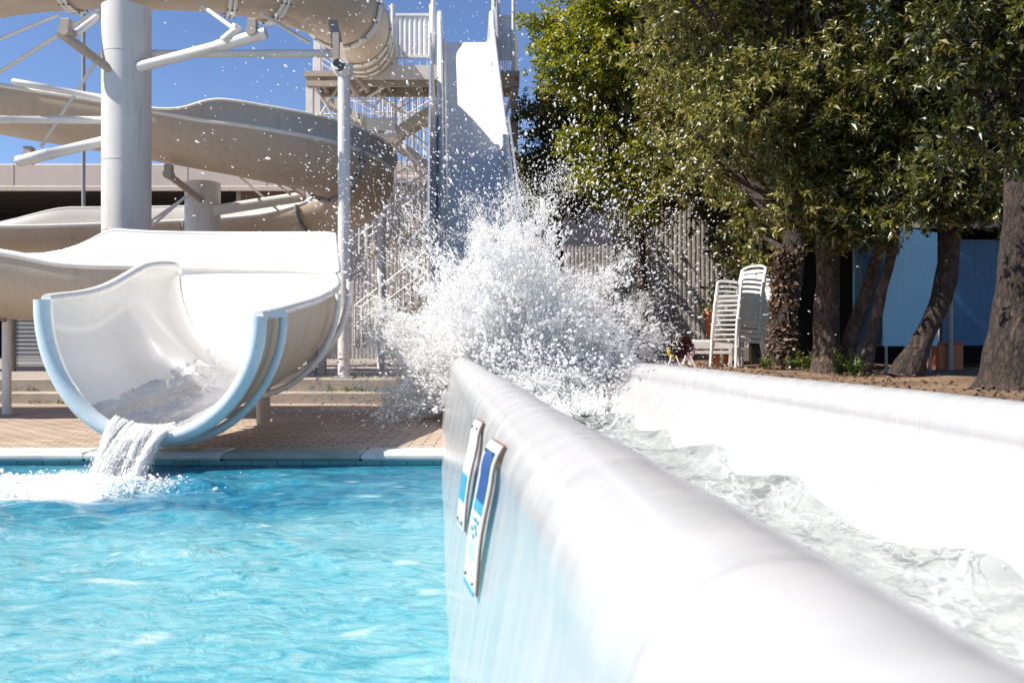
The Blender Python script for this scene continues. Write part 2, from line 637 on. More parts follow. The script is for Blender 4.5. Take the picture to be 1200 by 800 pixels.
sc.view_settings.view_transform = 'Standard'
sc.view_settings.look = 'None'
sc.view_settings.gamma = 1
sc.view_settings.exposure = .80
sc.cycles.max_bounces = 14
sc.cycles.diffuse_bounces = 10
sc.cycles.glossy_bounces = 4
sc.cycles.transparent_max_bounces = 160
sc.cycles.sample_clamp_indirect = 8
sc.cycles.use_denoising = True

# ------------------------------------------------------------------ the setting: ground, deck, pool
YAW = math.atan(.088)      # the flume runs away from us, slightly to the left
CY, SY = math.cos(YAW), math.sin(YAW)


def F(off, s, z):
    """flume coordinates: off to the right of its line, s along it"""
    return Vector((off * CY - s * SY, off * SY + s * CY, z))


POOL_Y = 6.55
DECK = .085
m = MB()
# one sheet to the horizon, with the pool cut out of it
gx0, gx1, gy0, gy1 = -600, 600, -300, 900
px0, px1, py0, py1 = -16, 0.9, -7, POOL_Y + .05
zz = -.02
xs, ys = [gx0, px0, px1, gx1], [gy0, py0, py1, gy1]
gv = [(x, y, zz) for y in ys for x in xs]
m.add(gv, [(r * 4 + c, r * 4 + c + 1, r * 4 + c + 5, r * 4 + c + 4) for r in range(3) for c in range(3) if not (r == 1 and c == 1)])
tag(m.build('ground', M['ground']), kind='structure')

m = MB()
m.box(-30, .25, POOL_Y + .34, 11.9, -.015, DECK)
tag(m.build('brick_deck', M['brick']), kind='structure')
# stepped terraces behind the brick deck
m = MB()
m.box(-30, .3, 11.9, 12.3, -.015, .235, bev=.012)
m.box(-30, .3, 12.3, 40, -.015, .41, bev=.012)
tag(m.build('paving_steps', M['strip']), kind='structure')

m = MB()
for x in np.arange(-16, .2, 1.06):
    g = 1 if -3.1 < x < -2.2 or -2.3 < x < -1.9 else 0
    m.box(x + .004, min(x + 1.056, .18), POOL_Y - .03, POOL_Y + .337, .036, DECK + .012, mi=g, bev=.02)
tag(m.build('pool_kerb', [M['coping'], M['coping_green']]), kind='structure')
m = MB()
m.box(-16, .1, POOL_Y, POOL_Y + .3, -1.4, .0345)
m.box(-16.3, -16, -7, POOL_Y, -1.4, .07)
m.box(-16.3, .9, -7.3, -7, -1.4, .07)
m.box(-16, .9, -7, POOL_Y, -1.5, -1.4)
tag(m.build('pool_basin_floor', M['tile']), kind='structure')
# right bank: soil at the foot of the trees
nx, ny = 70, 90
rows = []
for j in range(ny):
    yy = -4 + 40 * (j / (ny - 1)) ** 1.2
    row = []
    for i in range(nx):
        off = 2.235 + 32 * (i / (nx - 1)) ** 1.8
        p = F(off, yy, .55)
        e = min(1, (off - 2.235) / .5)
        p.z += e * (.035 * mnoise.noise(Vector((p.x * 1.4, p.y * 1.4, 0))) + .02 * mnoise.noise(Vector((p.x * 5, p.y * 5, 3))))
        row.append(p)
    rows.append(row)
m = MB()
m.grid(rows, flip=False)
skirt = [[r[0] for r in rows], [Vector((r[0].x, r[0].y, -.5)) for r in rows]]
m.grid(skirt, smooth=False)
tag(m.build('soil_bank_ground', M['soil']), kind='structure')


# pool water surface
def sinfield(seed, n, kmin, kmax, dims=2):
    r = np.random.default_rng(seed)
    k = np.exp(r.uniform(math.log(kmin), math.log(kmax), n))
    d = r.normal(size=(n, dims))
    d /= np.linalg.norm(d, axis=1)[:, None]
    ph = r.uniform(0, 2 * PI, n)
    return k[:, None] * d, ph, k


def evalf(fld, p):
    K, ph, k = fld
    out = np.zeros(len(p))
    for i in range(len(K)):
        out += np.sin(p @ K[i] + ph[i])
    return out / math.sqrt(len(K) / 2)


LAND = np.array([-2.70, 5.55])
GX, GY = 420, 460
u = np.linspace(0, 1, GX)
vx = -16 + 16.1 * (1 - (1 - u) ** 1.7)
vv = np.linspace(0, 1, GY)
vy = -7 + 13.55 * (1 - (1 - vv) ** 1.25)
XX, YY = np.meshgrid(vx, vy)
pp = np.stack([XX.ravel(), YY.ravel()], 1)
h = .014 * evalf(sinfield(1, 14, 2, 6), pp) + .010 * evalf(sinfield(2, 18, 6, 15), pp * [1, 1.3]) + .004 * evalf(sinfield(3, 24, 15, 40), pp)
amp = .55 + .45 * np.clip(evalf(sinfield(4, 8, .6, 1.6), pp), -1, 1)
d = np.linalg.norm((pp - LAND) * [.8, 1.0], axis=1)
h = h * amp + .05 * np.exp(-d / .5) * np.sin(d * 13) + .03 * np.exp(-(d / .35) ** 2)
h *= np.clip((POOL_Y - pp[:, 1]) / .5, .25, 1)
n3 = evalf(sinfield(6, 26, 3, 22), pp * [1, 1.6])
# foam drifting off to the left from where the slide pours in
rel = pp - LAND
drift = np.exp(-((rel[:, 1] + .02 + .05 * rel[:, 0]) / .34) ** 2) * (1 / (1 + np.exp((rel[:, 0] - .2) / .10))) * np.exp(-np.clip(-rel[:, 0] - .6, 0, 9) / 2.5)
foam = np.clip(drift * 2.0 + .45 * n3 * (drift > .02) * drift ** .5 - .12, 0, 1)
spot = np.clip(evalf(sinfield(8, 30, 7, 40), pp * [1, 1.9]) - 1.75, 0, 1) * .35
foam = np.clip(foam + spot, 0, 1)
# aerated pale water: nearest third, and by the flume wall
air = .5 + .45 * evalf(sinfield(9, 12, .7, 3.4), pp * [1, 1.8])
air += np.clip((4.0 - pp[:, 1]) * .7, -1.0, .6) + .5 * np.exp(-(((pp[:, 0] + .8) / .8) ** 2 + ((pp[:, 1] - 4.6) / .8) ** 2))
air = np.clip(air, 0, 1)
V = np.stack([pp[:, 0], pp[:, 1], h], 1)
V[:, 0] = np.where(V[:, 0] > .06 - .088 * V[:, 1] + .06, V[:, 0], V[:, 0])
idx = np.arange(GX * GY).reshape(GY, GX)
Q = np.stack([idx[:-1, :-1], idx[:-1, 1:], idx[1:, 1:], idx[1:, :-1]], -1).reshape(-1, 4)
cx = V[Q].mean(1)
Q = Q[cx[:, 0] < .14 - .088 * cx[:, 1]]
me = np_mesh('pool_water', V, Q)
for nm, dat in (('foam', foam), ('air', air)):
    a = me.attributes.new(nm, 'FLOAT', 'POINT')
    a.data.foreach_set('value', dat.astype(np.float32))
tag(link('pool_water', me, M['pool']), kind='structure')


# ------------------------------------------------------------------ the run-out flume (white walls, water inside)
def mat_flume():
    m, n, l, b = new_mat('flume_gelcoat')
    v = coords(n, l)
    base = (.425, .425, .43)
    vs = coords(n, l, (3, 7, .55))
    st = noise(n, l, vs, 1.7, 6, .6, .3)
    c = ramp(n, l, st, [(.36, (.38, .388, .40)), (.62, base)])
    sep = n.new('ShaderNodeSeparateXYZ')
    l.new(v, sep.inputs[0])
    md = n.new('ShaderNodeMath')          # moulded joints every 1.35 m
    md.operation = 'PINGPONG'
    md.inputs[1].default_value = .675
    sh_ = n.new('ShaderNodeMath')
    sh_.inputs[1].default_value = 5.4 - .64
    l.new(sep.outputs['Y'], sh_.inputs[0])
    l.new(sh_.outputs[0], md.inputs[0])
    sm = ramp(n, l, md.outputs[0], [(.0, (.4, .4, .4)), (.006, (0, 0, 0))])
    c = mixc(n, l, sm, c, (.20, .19, .18))
    vd = coords(n, l, (2, 2, 2))
    dn = noise(n, l, vd, 1.8, 6, .7, .8)
    c = mixc(n, l, ramp(n, l, dn, [(.58, (0, 0, 0)), (.8, (.3, .3, .3))]), c, (.56, .52, .50))
    l.new(c, b.inputs['Base Color'])
    l.new(ramp(n, l, st, [(.3, (.12, .12, .12)), (.7, (.32, .32, .32))]), b.inputs['Roughness'])
    b.inputs['Coat Weight'].default_value = .1
    b.inputs['Coat Roughness'].default_value = .15
    b.inputs['Specular IOR Level'].default_value = .3
    bump(n, l, st, .12, .02, b)
    return m


M['flume'] = mat_flume()
fl = thing('water_flume', 'long white run-out flume with thick rounded rims beside the turquoise pool', 'water flume', (0, 0, -1.0), YAW)
S0, S1 = -1.4, 10.6


def flume_profile(side):
    if side == 'L':
        c, r = (.27, .65), .13
        pts = [(.02, -1.0), (.025, -.3), (.035, 0), (.062, .18), (.092, .36), (.120, .52), (.136, .60)]
        pts += [(c[0] + r * math.cos(a), c[1] + r * math.sin(a)) for a in np.linspace(math.radians(185), math.radians(-20), 22)]
        pts += [(.40, .55), (.43, .40), (.47, .25), (.54, .14), (.62, .105)]
    else:
        c, r = (2.10, .605), .13
        pts = [(1.52, .105), (1.60, .13), (1.68, .2), (1.76, .32), (1.86, .46), (1.935, .54)]
        pts += [(c[0] + r * math.cos(a), c[1] + r * math.sin(a)) for a in np.linspace(math.radians(190), math.radians(0), 20)]
        pts += [(2.232, .5), (2.232, -1.0)]
    return pts


for side, nm in (('L', 'flume_wall'), ('R', 'flume_wall')):
    m = MB()
    rows = []
    for s in np.linspace(S0, S1, 90):
        rows.append([(o + .0015 * math.sin(s * 3 + o * 9), s, z + 1.0 + .0025 * math.sin(s * 2.1)) for o, z in flume_profile(side)])
    m.grid(rows, flip=False)
    # closed ends
    for r in (rows[0], rows[-1]):
        m.add(r, [tuple(range(len(r)))], False)
    m.build(nm, M['flume'], fl, True)
box_obj('flume_floor', (.56, 1.58, S0, S1, .3, 1.104), M['flume'], fl, 0, True)

# water running in the flume: humps travelling towards us
GX, GY = 90, 620
uu, ss = np.meshgrid(np.linspace(.44, 1.80, GX), np.linspace(S0 + .02, 10.3, GY))
p2 = np.stack([uu.ravel(), ss.ravel()], 1)
sk = p2[:, 1] + .35 * (p2[:, 0] - 1.1)
ph = sk * 2 * PI / 1.22 - .6 + .5 * np.sin(sk * .9)
hump = (.5 + .5 * np.sin(ph)) ** 1.5
hz = .205 + .055 * hump * (1 + .35 * np.sin(p2[:, 1] * 1.7)) + .016 * evalf(sinfield(21, 16, 5, 13), p2) * (.3 + hump) + .0035 * evalf(sinfield(22, 20, 16, 40), p2 * [1, .7]) * (.4 + hump)
hz += .03 * np.clip((p2[:, 0] - 1.35) / .45, 0, 1) * hump
V = np.array([F(o, s, z) for (o, s), z in zip(p2, hz)])
idx = np.arange(GX * GY).reshape(GY, GX)
Q = np.stack([idx[:-1, :-1], idx[:-1, 1:], idx[1:, 1:], idx[1:, :-1]], -1).reshape(-1, 4)
tag(link('flume_water', np_mesh('flume_water', V, Q), M['flow']), kind='structure')


# ------------------------------------------------------------------ two notice boards on the pool side of the flume
def wall_off(z):
    pr = [(z_, o_) for o_, z_ in flume_profile('L')[:20]]
    zs = [a for a, _ in pr]
    os_ = [b for _, b in pr]
    return float(np.interp(z, zs, os_))


def notice(label, s0, s1, z0, z1, kind):
    t = thing('notice_board', label, 'notice board', F(.06, (s0 + s1) / 2, z0), 0)
    N = 16
    TI = .12

    def sheet(name, sa, sb, za, zb, lift, mat, parent, th=.006):
        rows, back = [], []
        for k in range(N + 1):
            z = za + (zb - za) * k / N
            o = wall_off(z) - lift - .012 * math.sin((z - z0) / (z1 - z0) * PI)
            oa, ob = o - TI * (sa - s0), o - TI * (sb - s0)
            rows.append([F(oa, sa, z), F(ob, sb, z)])
            back.append([F(oa + th, sa, z), F(ob + th, sb, z)])
        m = MB()
        m.grid(rows, smooth=False)
        m.grid(back, smooth=False, flip=True)
        for c in (0, 1):
            m.grid([[a[c], b_[c]] for a, b_ in zip(rows, back)], smooth=False)
        for a, b_ in ((rows[0], back[0]), (rows[-1], back[-1])):
            m.add([a[0], a[1], b_[1], b_[0]], [(0, 1, 2, 3)])
        return m.build(name, mat, parent)
    H = z1 - z0
    sheet('backing_board', s0 - .0015, s1 + .0015, z0 - .002, z1 + .002, .010, M['sign_back'], t, .005)
    pn = sheet('panel', s0, s1, z0, z1, .0145, M['sign_white'], t, .004)
    if kind == 0:
        sheet('printed_header', s0 + .012, s1 - .02, z0 + H * .60, z1 - H * .05, .0168, M['sign_blue'], pn, .002)
        sheet('printed_stripe', s0 + .012, s1 - .02, z0 + H * .52, z0 + H * .598, .0168, M['sign_sky'], pn, .002)
        m = MB()
        r = random.Random(4)
        def dash(sa, sb, za, zb):
            zm = (za + zb) / 2
            o = wall_off(zm) - .0178 - .012 * math.sin((zm - z0) / H * PI)
            m.add([F(o - TI * (sa - s0), sa, za), F(o - TI * (sb - s0), sb, za), F(o - TI * (sb - s0), sb, zb), F(o - TI * (sa - s0), sa, zb)], [(0, 1, 2, 3)])
        for (a, b_) in ((.47, .03), (.47, .07), (.43, .05), (.40, .03), (.40, .085), (.36, .06)):
            dash(s0 + b_ - .009, s0 + b_ + .011, z0 + H * a - .006, z0 + H * a + .007)
        for row in range(5):
            q = s0 + .02
            while q < s1 - .03:
                e = q + r.uniform(.006, .02)
                dash(q, min(e, s1 - .022), z0 + H * (.31 - row * .025), z0 + H * (.31 - row * .025) + .004)
                q = e + .005
        m.build('printed_marks', M['sign_sky'], pn)
        m = MB()
        z = z0 + H * .15
        o = wall_off(z) - .0188 - TI * .055 - .012 * math.sin(.15 * PI)
        ring = [[F(o - TI * r_ * math.cos(a), s0 + .055 + r_ * math.cos(a), z + r_ * math.sin(a) * 1.1) for r_ in (.014, .018)] for a in np.linspace(0, 2 * PI, 20)]
        m.grid(ring, smooth=False)
        m.build('printed_ring', M['galv'], pn)
        sheet('bottom_edge', s0, s1, z0 - .004, z0 + .006, .0168, M['sign_sky'], pn, .002)
    else:
        sheet('printed_header', s0 + .012, s1 - .012, z0 + H * .25, z0 + H * .5, .0168, M['sign_sky'], pn, .002)
        sheet('printed_stripe', s0 + .012, s1 - .012, z0 + H * .02, z0 + H * .06, .0168, M['galv'], pn, .002)
    for s, z in ((s0 + .02, z1 - .02), (s1 - .02, z1 - .02), (s0 + .02, z0 + .02), (s1 - .02, z0 + .02)):
        o = wall_off(z) - .0165 - TI * (s - s0) - .012 * math.sin((z - z0) / H * PI)
        tube_obj('screw', [F(o + .003, s, z), F(o - .003, s, z)], .004, M['dark_steel'], t, 8)
    return t


notice('larger blue and white notice board nearest the camera on the flume wall', 1.90, 2.035, .385, .715, 0)
notice('thin faded notice board behind the blue one on the flume wall', 2.62, 2.74, .37, .70, 1)


# ------------------------------------------------------------------ the spiral slide: tube above, open trough below
def frames(path):
    out = []
    for i in range(len(path)):
        t = path[min(i + 1, len(path) - 1)][:3] - path[max(i - 1, 0)][:3]
        th = Vector((t[0], t[1], 0)).normalized()
        out.append((Vector(path[i][:3]), Vector(t).normalized(), Vector((-th.y, th.x, 0))))
    return out


NT = 28


def section(p, w, hL, hR, t):
    """point on the inner half pipe, t=-1 at the left rim, +1 at the right rim, as (side, up)"""
    hh = hL if t < 0 else hR
    a = abs(t) * PI / 2 * 1.02
    return (-math.copysign(w * math.sin(a), t), hh * (1 - math.cos(a)) / (1 - math.cos(PI / 2 * 1.02)))


def trough_pts(st, fr, off=0.0):
    p, t, left = fr
    w, hL, hR = st[3], st[4], st[5]
    out = []
    for k in range(NT + 1):
        q = -1 + 2 * k / NT
        s, u_ = section(p, w, hL, hR, q)
        if off:
            s2, u2 = section(p, w, hL, hR, min(1, q + .02))
            s1, u1 = section(p, w, hL, hR, max(-1, q - .02))
            nx_, ny_ = (u2 - u1), -(s2 - s1)
            L = math.hypot(nx_, ny_) or 1
            # outward = away from the axis
            ox, oy = nx_ / L, ny_ / L
            if ox * s + oy * (u_ - max(hL, hR)) < 0:
                ox, oy = -ox, -oy
            s, u_ = s + ox * off, u_ + oy * off
        out.append(p + left * s + Vector((0, 0, u_)))
    return out


spiral = thing('spiral_slide', 'cream spiral water slide, enclosed tube above, open trough below ending in a pale blue mouth', 'water slide', (-5.0, 12.0, 0))

ctrl = [
    (-11.1, 14.4, 5.15, .72, .70, .70), (-10.3, 14.8, 4.92, .72, .70, .70), (-8.94, 14.9, 4.60, .70, .68, .68), (-7.15, 14.9, 4.30, .70, .68, .69), (-5.5, 14.9, 4.00, .70, .66, .68),
    (-4.6, 14.95, 3.84, .70, .64, .70), (-3.5, 15.45, 3.66, .70, .62, .74), (-3.05, 16.5, 3.46, .70, .60, .76), (-3.5, 17.7, 3.27, .70, .58, .74), (-4.8, 18.3, 3.10, .70, .52, .66),
    (-6.3, 18.15, 2.95, .70, .50, .62), (-8.0, 17.4, 2.80, .70, .46, .60), (-9.6, 16.5, 2.66, .70, .42, .58), (-12.2, 15.0, 2.35, .72, .5, .6), (-13.4, 12.9, 2.0, .75, .6, .6),
    (-12.2, 10.9, 1.72, .78, .66, .66), (-9.5, 10.0, 1.48, .8, .70, .68), (-6.0, 10.0, 1.26, .8, .74, .70), (-4.8, 10.0, 1.10, .8, .80, .68), (-3.75, 9.98, .95, .8, .92, .80),
    (-2.97, 9.66, .78, .8, 1.02, .88), (-2.66, 8.9, .62, .8, .92, 1.10), (-2.62, 8.0, .47, .8, .88, 1.18), (-2.66, 7.1, .34, .79, .88, 1.03), (-2.68, 6.35, .257, .78, .88, 1.005)]
PER = 8
path = catmull(ctrl, PER)
FR = frames(path)
TH = .035


def trough(i0, i1, name='trough_section'):
    m = MB()
    inner, outer = [], []
    for i in range(i0, i1 + 1):
        inner.append(trough_pts(path[i], FR[i]))
        outer.append(trough_pts(path[i], FR[i], TH))
    m.grid(inner, mi=0, flip=True)
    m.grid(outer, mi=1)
    for c in (0, NT):
        m.grid([[a[c], b[c]] for a, b in zip(inner, outer)], mi=0, flip=(c == 0))
    for e in (0, -1):
        m.grid([inner[e], outer[e]], mi=0)
    return m.build(name, [M['gel_in'], M['gel_out']], spiral)


def rim(i0, i1, side, r=.042, name='rim'):
    pts = []
    for i in range(i0, i1 + 1):
        a = trough_pts(path[i], FR[i], TH * .5)
        q = a[0] if side == 'L' else a[-1]
        pts.append(q)
    return tube_obj(name, pts, r, M['gel_rim'], spiral, 10)


def bank(i0, i1, side, hmax, mi, ease=1.0, end_ease=.01, name='bank_wall'):
    """raised guard above the rim on the outside of a bend"""
    m = MB()
    A, B, tops = [], [], []
    n = (i1 - i0)
    for i in range(i0, i1 + 1):
        a = trough_pts(path[i], FR[i])
        q = a[0] if side == 'L' else a[-1]
        left = FR[i][2] * (1 if side == 'L' else -1)
        s0 = (i - i0)
        s1 = (i1 - i)
        e = min(1, s0 / ease) if ease > 0 else 1
        e = e * e * (3 - 2 * e)
        e2 = min(1, s1 / end_ease)
        hh = .02 + hmax * e * (e2 * e2 * (3 - 2 * e2))
        inn, out = [], []
        for k in range(6):
            u_ = hh * k / 5
            fl_ = .05 * (k / 5) ** 3
            inn.append(q + left * (.004 + fl_ + .03 * k / 5) + Vector((0, 0, u_ + .012)))
            out.append(q + left * (.04 + fl_ + .03 * k / 5) + Vector((0, 0, u_ + .012)))
        A.append(inn)
        B.append(out)
        tops.append((inn[-1] + out[-1]) / 2)
    m.grid(A, mi=0, flip=(side == 'R'))
    m.grid(B, mi=1, flip=(side == 'L'))
    for e in (0, -1):
        m.grid([A[e], B[e]], mi=0)
    m.tube(tops, .026, 8, mi=0)
    return m.build(name, [M['gel_in'], mi], spiral)


def flange(i, r=.03, off=.07, t0=0, t1=NT, mat=None, name='joint_flange', k=1.0):
    a = trough_pts(path[i], FR[i], off)
    return tube_obj(name, a[t0:t1 + 1], r, mat or M['galv'], spiral, 8)


def idx_near(x, y):
    d_ = [(p[0] - x) ** 2 + (p[1] - y) ** 2 for p in path]
    return int(np.argmin(d_))


LAST = len(path) - 1
cuts = [0, idx_near(-9.6, 14.9), idx_near(-6.6, 14.9), idx_near(-3.3, 15.7), idx_near(-4.0, 18.1), idx_near(-7.0, 17.9), idx_near(-11, 15.7), idx_near(-12.2, 10.9), idx_near(-6.9, 10), idx_near(-4.2, 10), idx_near(-2.66, 8.9), LAST]
cuts = sorted(set(cuts))
for a, b in zip(cuts[:-1], cuts[1:]):
    trough(a, b)
    rim(a, b, 'L')
    rim(a, b, 'R')
for c in cuts[1:-3]:
    fo = flange(c, .040, .075, mat=M['galv'])
    ring_ = trough_pts(path[c], FR[c], .085)
    for k in range(2, NT, 3):
        tube_obj('bolt', [ring_[k] - FR[c][1] * .06, ring_[k] + FR[c][1] * .06], .016, M['dark_steel'], fo, 6)
# raised banks
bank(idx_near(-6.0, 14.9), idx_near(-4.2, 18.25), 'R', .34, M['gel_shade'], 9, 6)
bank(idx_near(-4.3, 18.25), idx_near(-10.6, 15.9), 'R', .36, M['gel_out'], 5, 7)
e_end = idx_near(-2.80, 9.38)
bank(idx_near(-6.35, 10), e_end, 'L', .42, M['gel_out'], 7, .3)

# mouth: pale blue rolled lip and a second rib set back from it
def lip_profile(i, off, along=0.0):
    a = trough_pts(path[i], FR[i], off)
    t = FR[i][1]
    return [q + t * along for q in a]


m = MB()
a = lip_profile(LAST, .03, .03)
b0 = trough_pts(path[LAST], FR[LAST], -.012)
b1 = [p_.lerp(q_, .55) for p_, q_ in zip(trough_pts(path[LAST], FR[LAST], -.007), trough_pts(path[LAST - 1], FR[LAST - 1], -.004))]
m.tube(a, .062, 14)
m.grid([[q for q in b1], [q for q in b0]], flip=False)
m.build('mouth_lip', M['lip_blue'], spiral)
m = MB()
a = [q + FR[LAST - 3][1] * 0.0 for q in trough_pts(path[LAST - 3], FR[LAST - 3], .12)]
b0 = trough_pts(path[LAST - 3], FR[LAST - 3], .03)
m.tube(a[0:NT // 2 + 3], .034, 10)
for k in (0, 13):
    m.bar(a[k], b0[k] + FR[LAST][1] * .1, .07, .06)
m.build('mouth_rib', M['lip_blue'], spiral)
# white tubular rib under the bend
flange(idx_near(-2.70, 9.1), .036, .16, 0, NT // 2 + 4, M['gel_rim'], 'support_rib')
flange(idx_near(-2.62, 8.3), .03, .12, 0, NT // 2 + 4, M['gel_rim'], 'support_rib')

# legs under the lower trough
for (x, y, zt, r) in ((-5.95, 10.05, 1.22, .05), (-2.55, 8.75, .58, .07), (-2.6, 6.82, .25, .08), (-3.7, 10.2, .85, .06), (-9.3, 10.2, 1.4, .06)):
    lg = tube_obj('leg', [(x, y, DECK), (x, y, zt)], r, M['white_steel'] if x < -5 else M['tower_brown'], spiral, 14)
    m = MB()
    m.box(x - r * 2, x + r * 2, y - r * 2, y + r * 2, DECK, DECK + .015)
    m.build('base_plate', M['rust_steel'], lg)
for (x, y, zt) in ((-5.5, 18.3, 2.98), (-2.6, 17.0, 3.4)):
    tube_obj('leg', [(x, y, .41), (x, y, zt)], .09, M['white_steel'], spiral, 14)
# saddle clamp at the leftmost leg
tube_obj('saddle', [(-5.95, 9.4, 1.62), (-5.95, 9.6, 1.36), (-5.95, 10.0, 1.2), (-5.95, 10.4, 1.36), (-5.95, 10.6, 1.6)], .03, M['rust_steel'], spiral, 8)
# rusty stay wire
tube_obj('stay_wire', [P(351, 392, 8.9), P(338, 420, 9.1), P(322, 446, 9.4), P(300, 458, 9.9)], .008, M['rust_steel'], spiral, 6)

# enclosed tube
tctrl = [(-3.45, 21.2, 8.15, .66), (-3.42, 19.6, 7.72, .66), (-3.22, 17.6, 7.28, .67), (-3.02, 15.9, 6.98, .68), (-3.20, 14.5, 6.84, .69), (-4.05, 13.4, 6.76, .70), (-5.3, 12.95, 6.72, .70), (-7.3, 12.8, 6.62, .70), (-9.2, 13.1, 6.35, .70), (-10.5, 14.1, 5.95, .70), (-10.9, 14.9, 5.75, .70)]
tp = catmull(tctrl, 10)
TF = frames(tp)


def circ(i, r, n=40):
    p, t, left = TF[i]
    up = t.cross(left)
    if up.z < 0:
        up = -up
    return [p + left * (r * math.cos(2 * PI * k / n)) + up * (r * math.sin(2 * PI * k / n)) for k in range(n)]


def tnear(x, y):
    return int(np.argmin([(p[0] - x) ** 2 + (p[1] - y) ** 2 for p in tp]))


tc = sorted(set([0, tnear(-3.35, 19.0), tnear(-3.25, 18.0), tnear(-3.12, 16.8), tnear(-3.05, 15.2), tnear(-3.7, 13.45), tnear(-3.98, 12.5), tnear(-6.6, 12.5), len(tp) - 1]))
for a, b in zip(tc[:-1], tc[1:]):
    m = MB()
    m.grid([circ(i, tp[i][3]) for i in range(a, b + 1)], closed=True)
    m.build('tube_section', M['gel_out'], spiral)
for c in tc[1:-1]:
    for dd in (-.035, .035):
        m = MB()
        ring = [q + TF[c][1] * dd for q in circ(c, tp[c][3] + .035)]
        m.tube(ring + ring[:1], .032, 8, caps=False)
        fo = m.build('joint_flange', M['gel_rim'], spiral)
    for q in circ(c, tp[c][3] + .045, 14):
        tube_obj('bolt', [q - TF[c][1] * .075, q + TF[c][1] * .075], .016, M['dark_steel'], fo, 6)


# ------------------------------------------------------------------ columns and their arms
def clamp(parent, p, r=.1):
    m = MB()
    m.box(p.x - r * .6, p.x + r * .6, p.y - .06, p.y + .06, p.z - r * .2, p.z + r * 1.8, bev=.012)
    m.tube([p + Vector((0, -.1, 0)), p + Vector((0, .1, 0))], r * .75, 10)
    return m.build('clamp', M['rust_steel'], parent)


COLX, COLY, COLR = -5.60, 12.4, .335
col = thing('support_column', 'thick pale grey column with side arms holding the slide tube above', 'column', (COLX, COLY, .235))
tube_obj('shaft', [(COLX, COLY, z) for z in np.linspace(.235, 5.78, 12)], COLR, M['column'], col, 40)
m = MB()
for zc in (3.55, 2.55, 5.1):
    m.tube([(COLX, COLY, zc - .006), (COLX, COLY, zc + .006)], COLR + .004, 40)
m.build('weld_seam', M['column'], col)


def arm(a, b, r, mat=None, clampat=True, flare=True):
    a, b = Vector(a), Vector(b)
    mid = a.lerp(b, .62)
    o = tube_obj('arm', [a, mid, mid + (b - a) * .001, b], [r, r, r * 1.12, r * 1.12], mat or M['white_steel'], col, 14)
    return o


a1 = arm(P(150, 97, 12.2), P(70, 38, 11.9), .062, M['rust_steel'])  # darker steel colour stands in for the shade on this arm
a2 = arm(P(162, 79, 12.2), P(312, 39, 12.0), .072)
a3 = arm(P(124, 141, 12.6), P(-60, 140, 12.9), .055)
a4 = arm(P(124, 165, 12.4), P(22, 189, 12.9), .075)
a5 = arm(P(176, 63, 12.6), P(390, 63, 13.4), .055)
a6 = arm(P(127, 116, 12.3), P(16, 96, 12.6), .045)
clamp(a1, P(78, 38, 11.9), .1)
clamp(a2, P(296, 38, 12.0), .1)
clamp(a4, P(34, 186, 12.9), .1)
m = MB()
m.tube([P(262, 49, 12.0), P(275, 38, 12.05), P(278, 30, 12.05)], .07, 10)
m.build('lug', M['white_steel'], a2)
for (p, q, Y0, Y1, r) in (((-20, 54), (70, 17), 13.5, 12.4, .024), ((-20, 97), (118, 10), 13.6, 12.6, .03), ((122, 58), (48, 172), 12.9, 13.2, .026), ((238, 8), (277, 36), 12.6, 12.0, .032), ((306, 16), (362, 50), 13.0, 14.4, .03), ((88, 40), (122, 14), 12, 12.4, .05)):
    tube_obj('stay_rod', [P(*p, Y0), P(*q, Y1)], r, M['white_steel'], col, 8)

C2 = Vector((-5.8, 16.0, .41))
col2 = thing('support_column', 'second pale column standing behind the open trough with a white pipe arm to its right', 'column', C2)
tube_obj('shaft', [(C2.x, C2.y, z) for z in np.linspace(.41, 3.92, 8)], .32, M['column'], col2, 36)
tube_obj('arm', [P(249, 247, 15.8), P(352, 231, 16.6)], [.10, .10], M['white_steel'], col2, 14)
tube_obj('arm', [P(236, 234, 15.7), P(196, 204, 14.7)], .06, M['rust_steel'], col2, 12)
clamp(col2, P(352, 230, 16.6), .13)
clamp(col2, P(198, 205, 14.6), .1)
for (p, q, Y0, Y1) in (((222, 228), (150, 278), 15.6, 15.2), ((218, 230), (172, 270), 15.6, 15.2), ((152, 128), (152, 129), 15, 15), ((308, 201), (340, 228), 15.4, 16.4), ((322, 206), (356, 230), 15.4, 16.4), ((280, 206), (330, 250), 16, 17.2)):
    if p[0] != q[0]:
        tube_obj('stay_rod', [P(*p, Y0), P(*q, Y1)], .024, M['white_steel'], col2, 8)

PX, PY = -2.48, 12.6
post = thing('support_post', 'slim white steel post with a dark end cap under the tube bend', 'post', (PX, PY, .41))
tube_obj('shaft', [(PX, PY, .41), (PX, PY, 4.86)], .09, M['white_steel'], post, 20)
m = MB()
m.box(PX - .16, PX + .16, PY - .16, PY + .16, .41, .43, bev=.004)
m.build('base_plate', M['galv'], post)
m = MB()
m.tube([(PX, PY, 4.86), (PX, PY, 4.9), (PX - .01, PY - .02, 5.02)], [.09, .13, .15], 18)
m.tube([(PX - .03, PY + .2, 4.98), (PX - .04, PY - .06, 4.98)], .13, 18)
m.build('cap', M['white_steel'], post)
m = MB()
m.tube([(PX - .04, PY - .055, 4.98), (PX - .045, PY - .2, 4.98)], [.09, .08], 18)
m.build('end_plug', M['dark_steel'], post)
m = MB()
m.bar((PX - .05, PY + .1, 5.05), (PX - .4, PY + 1.1, 6.05), .14, .12)
m.bar((PX - .12, PY + .02, 5.0), (PX - .12, PY + .02, 5.5), .09, .09)
m.build('bracket', M['rust_steel'], post)

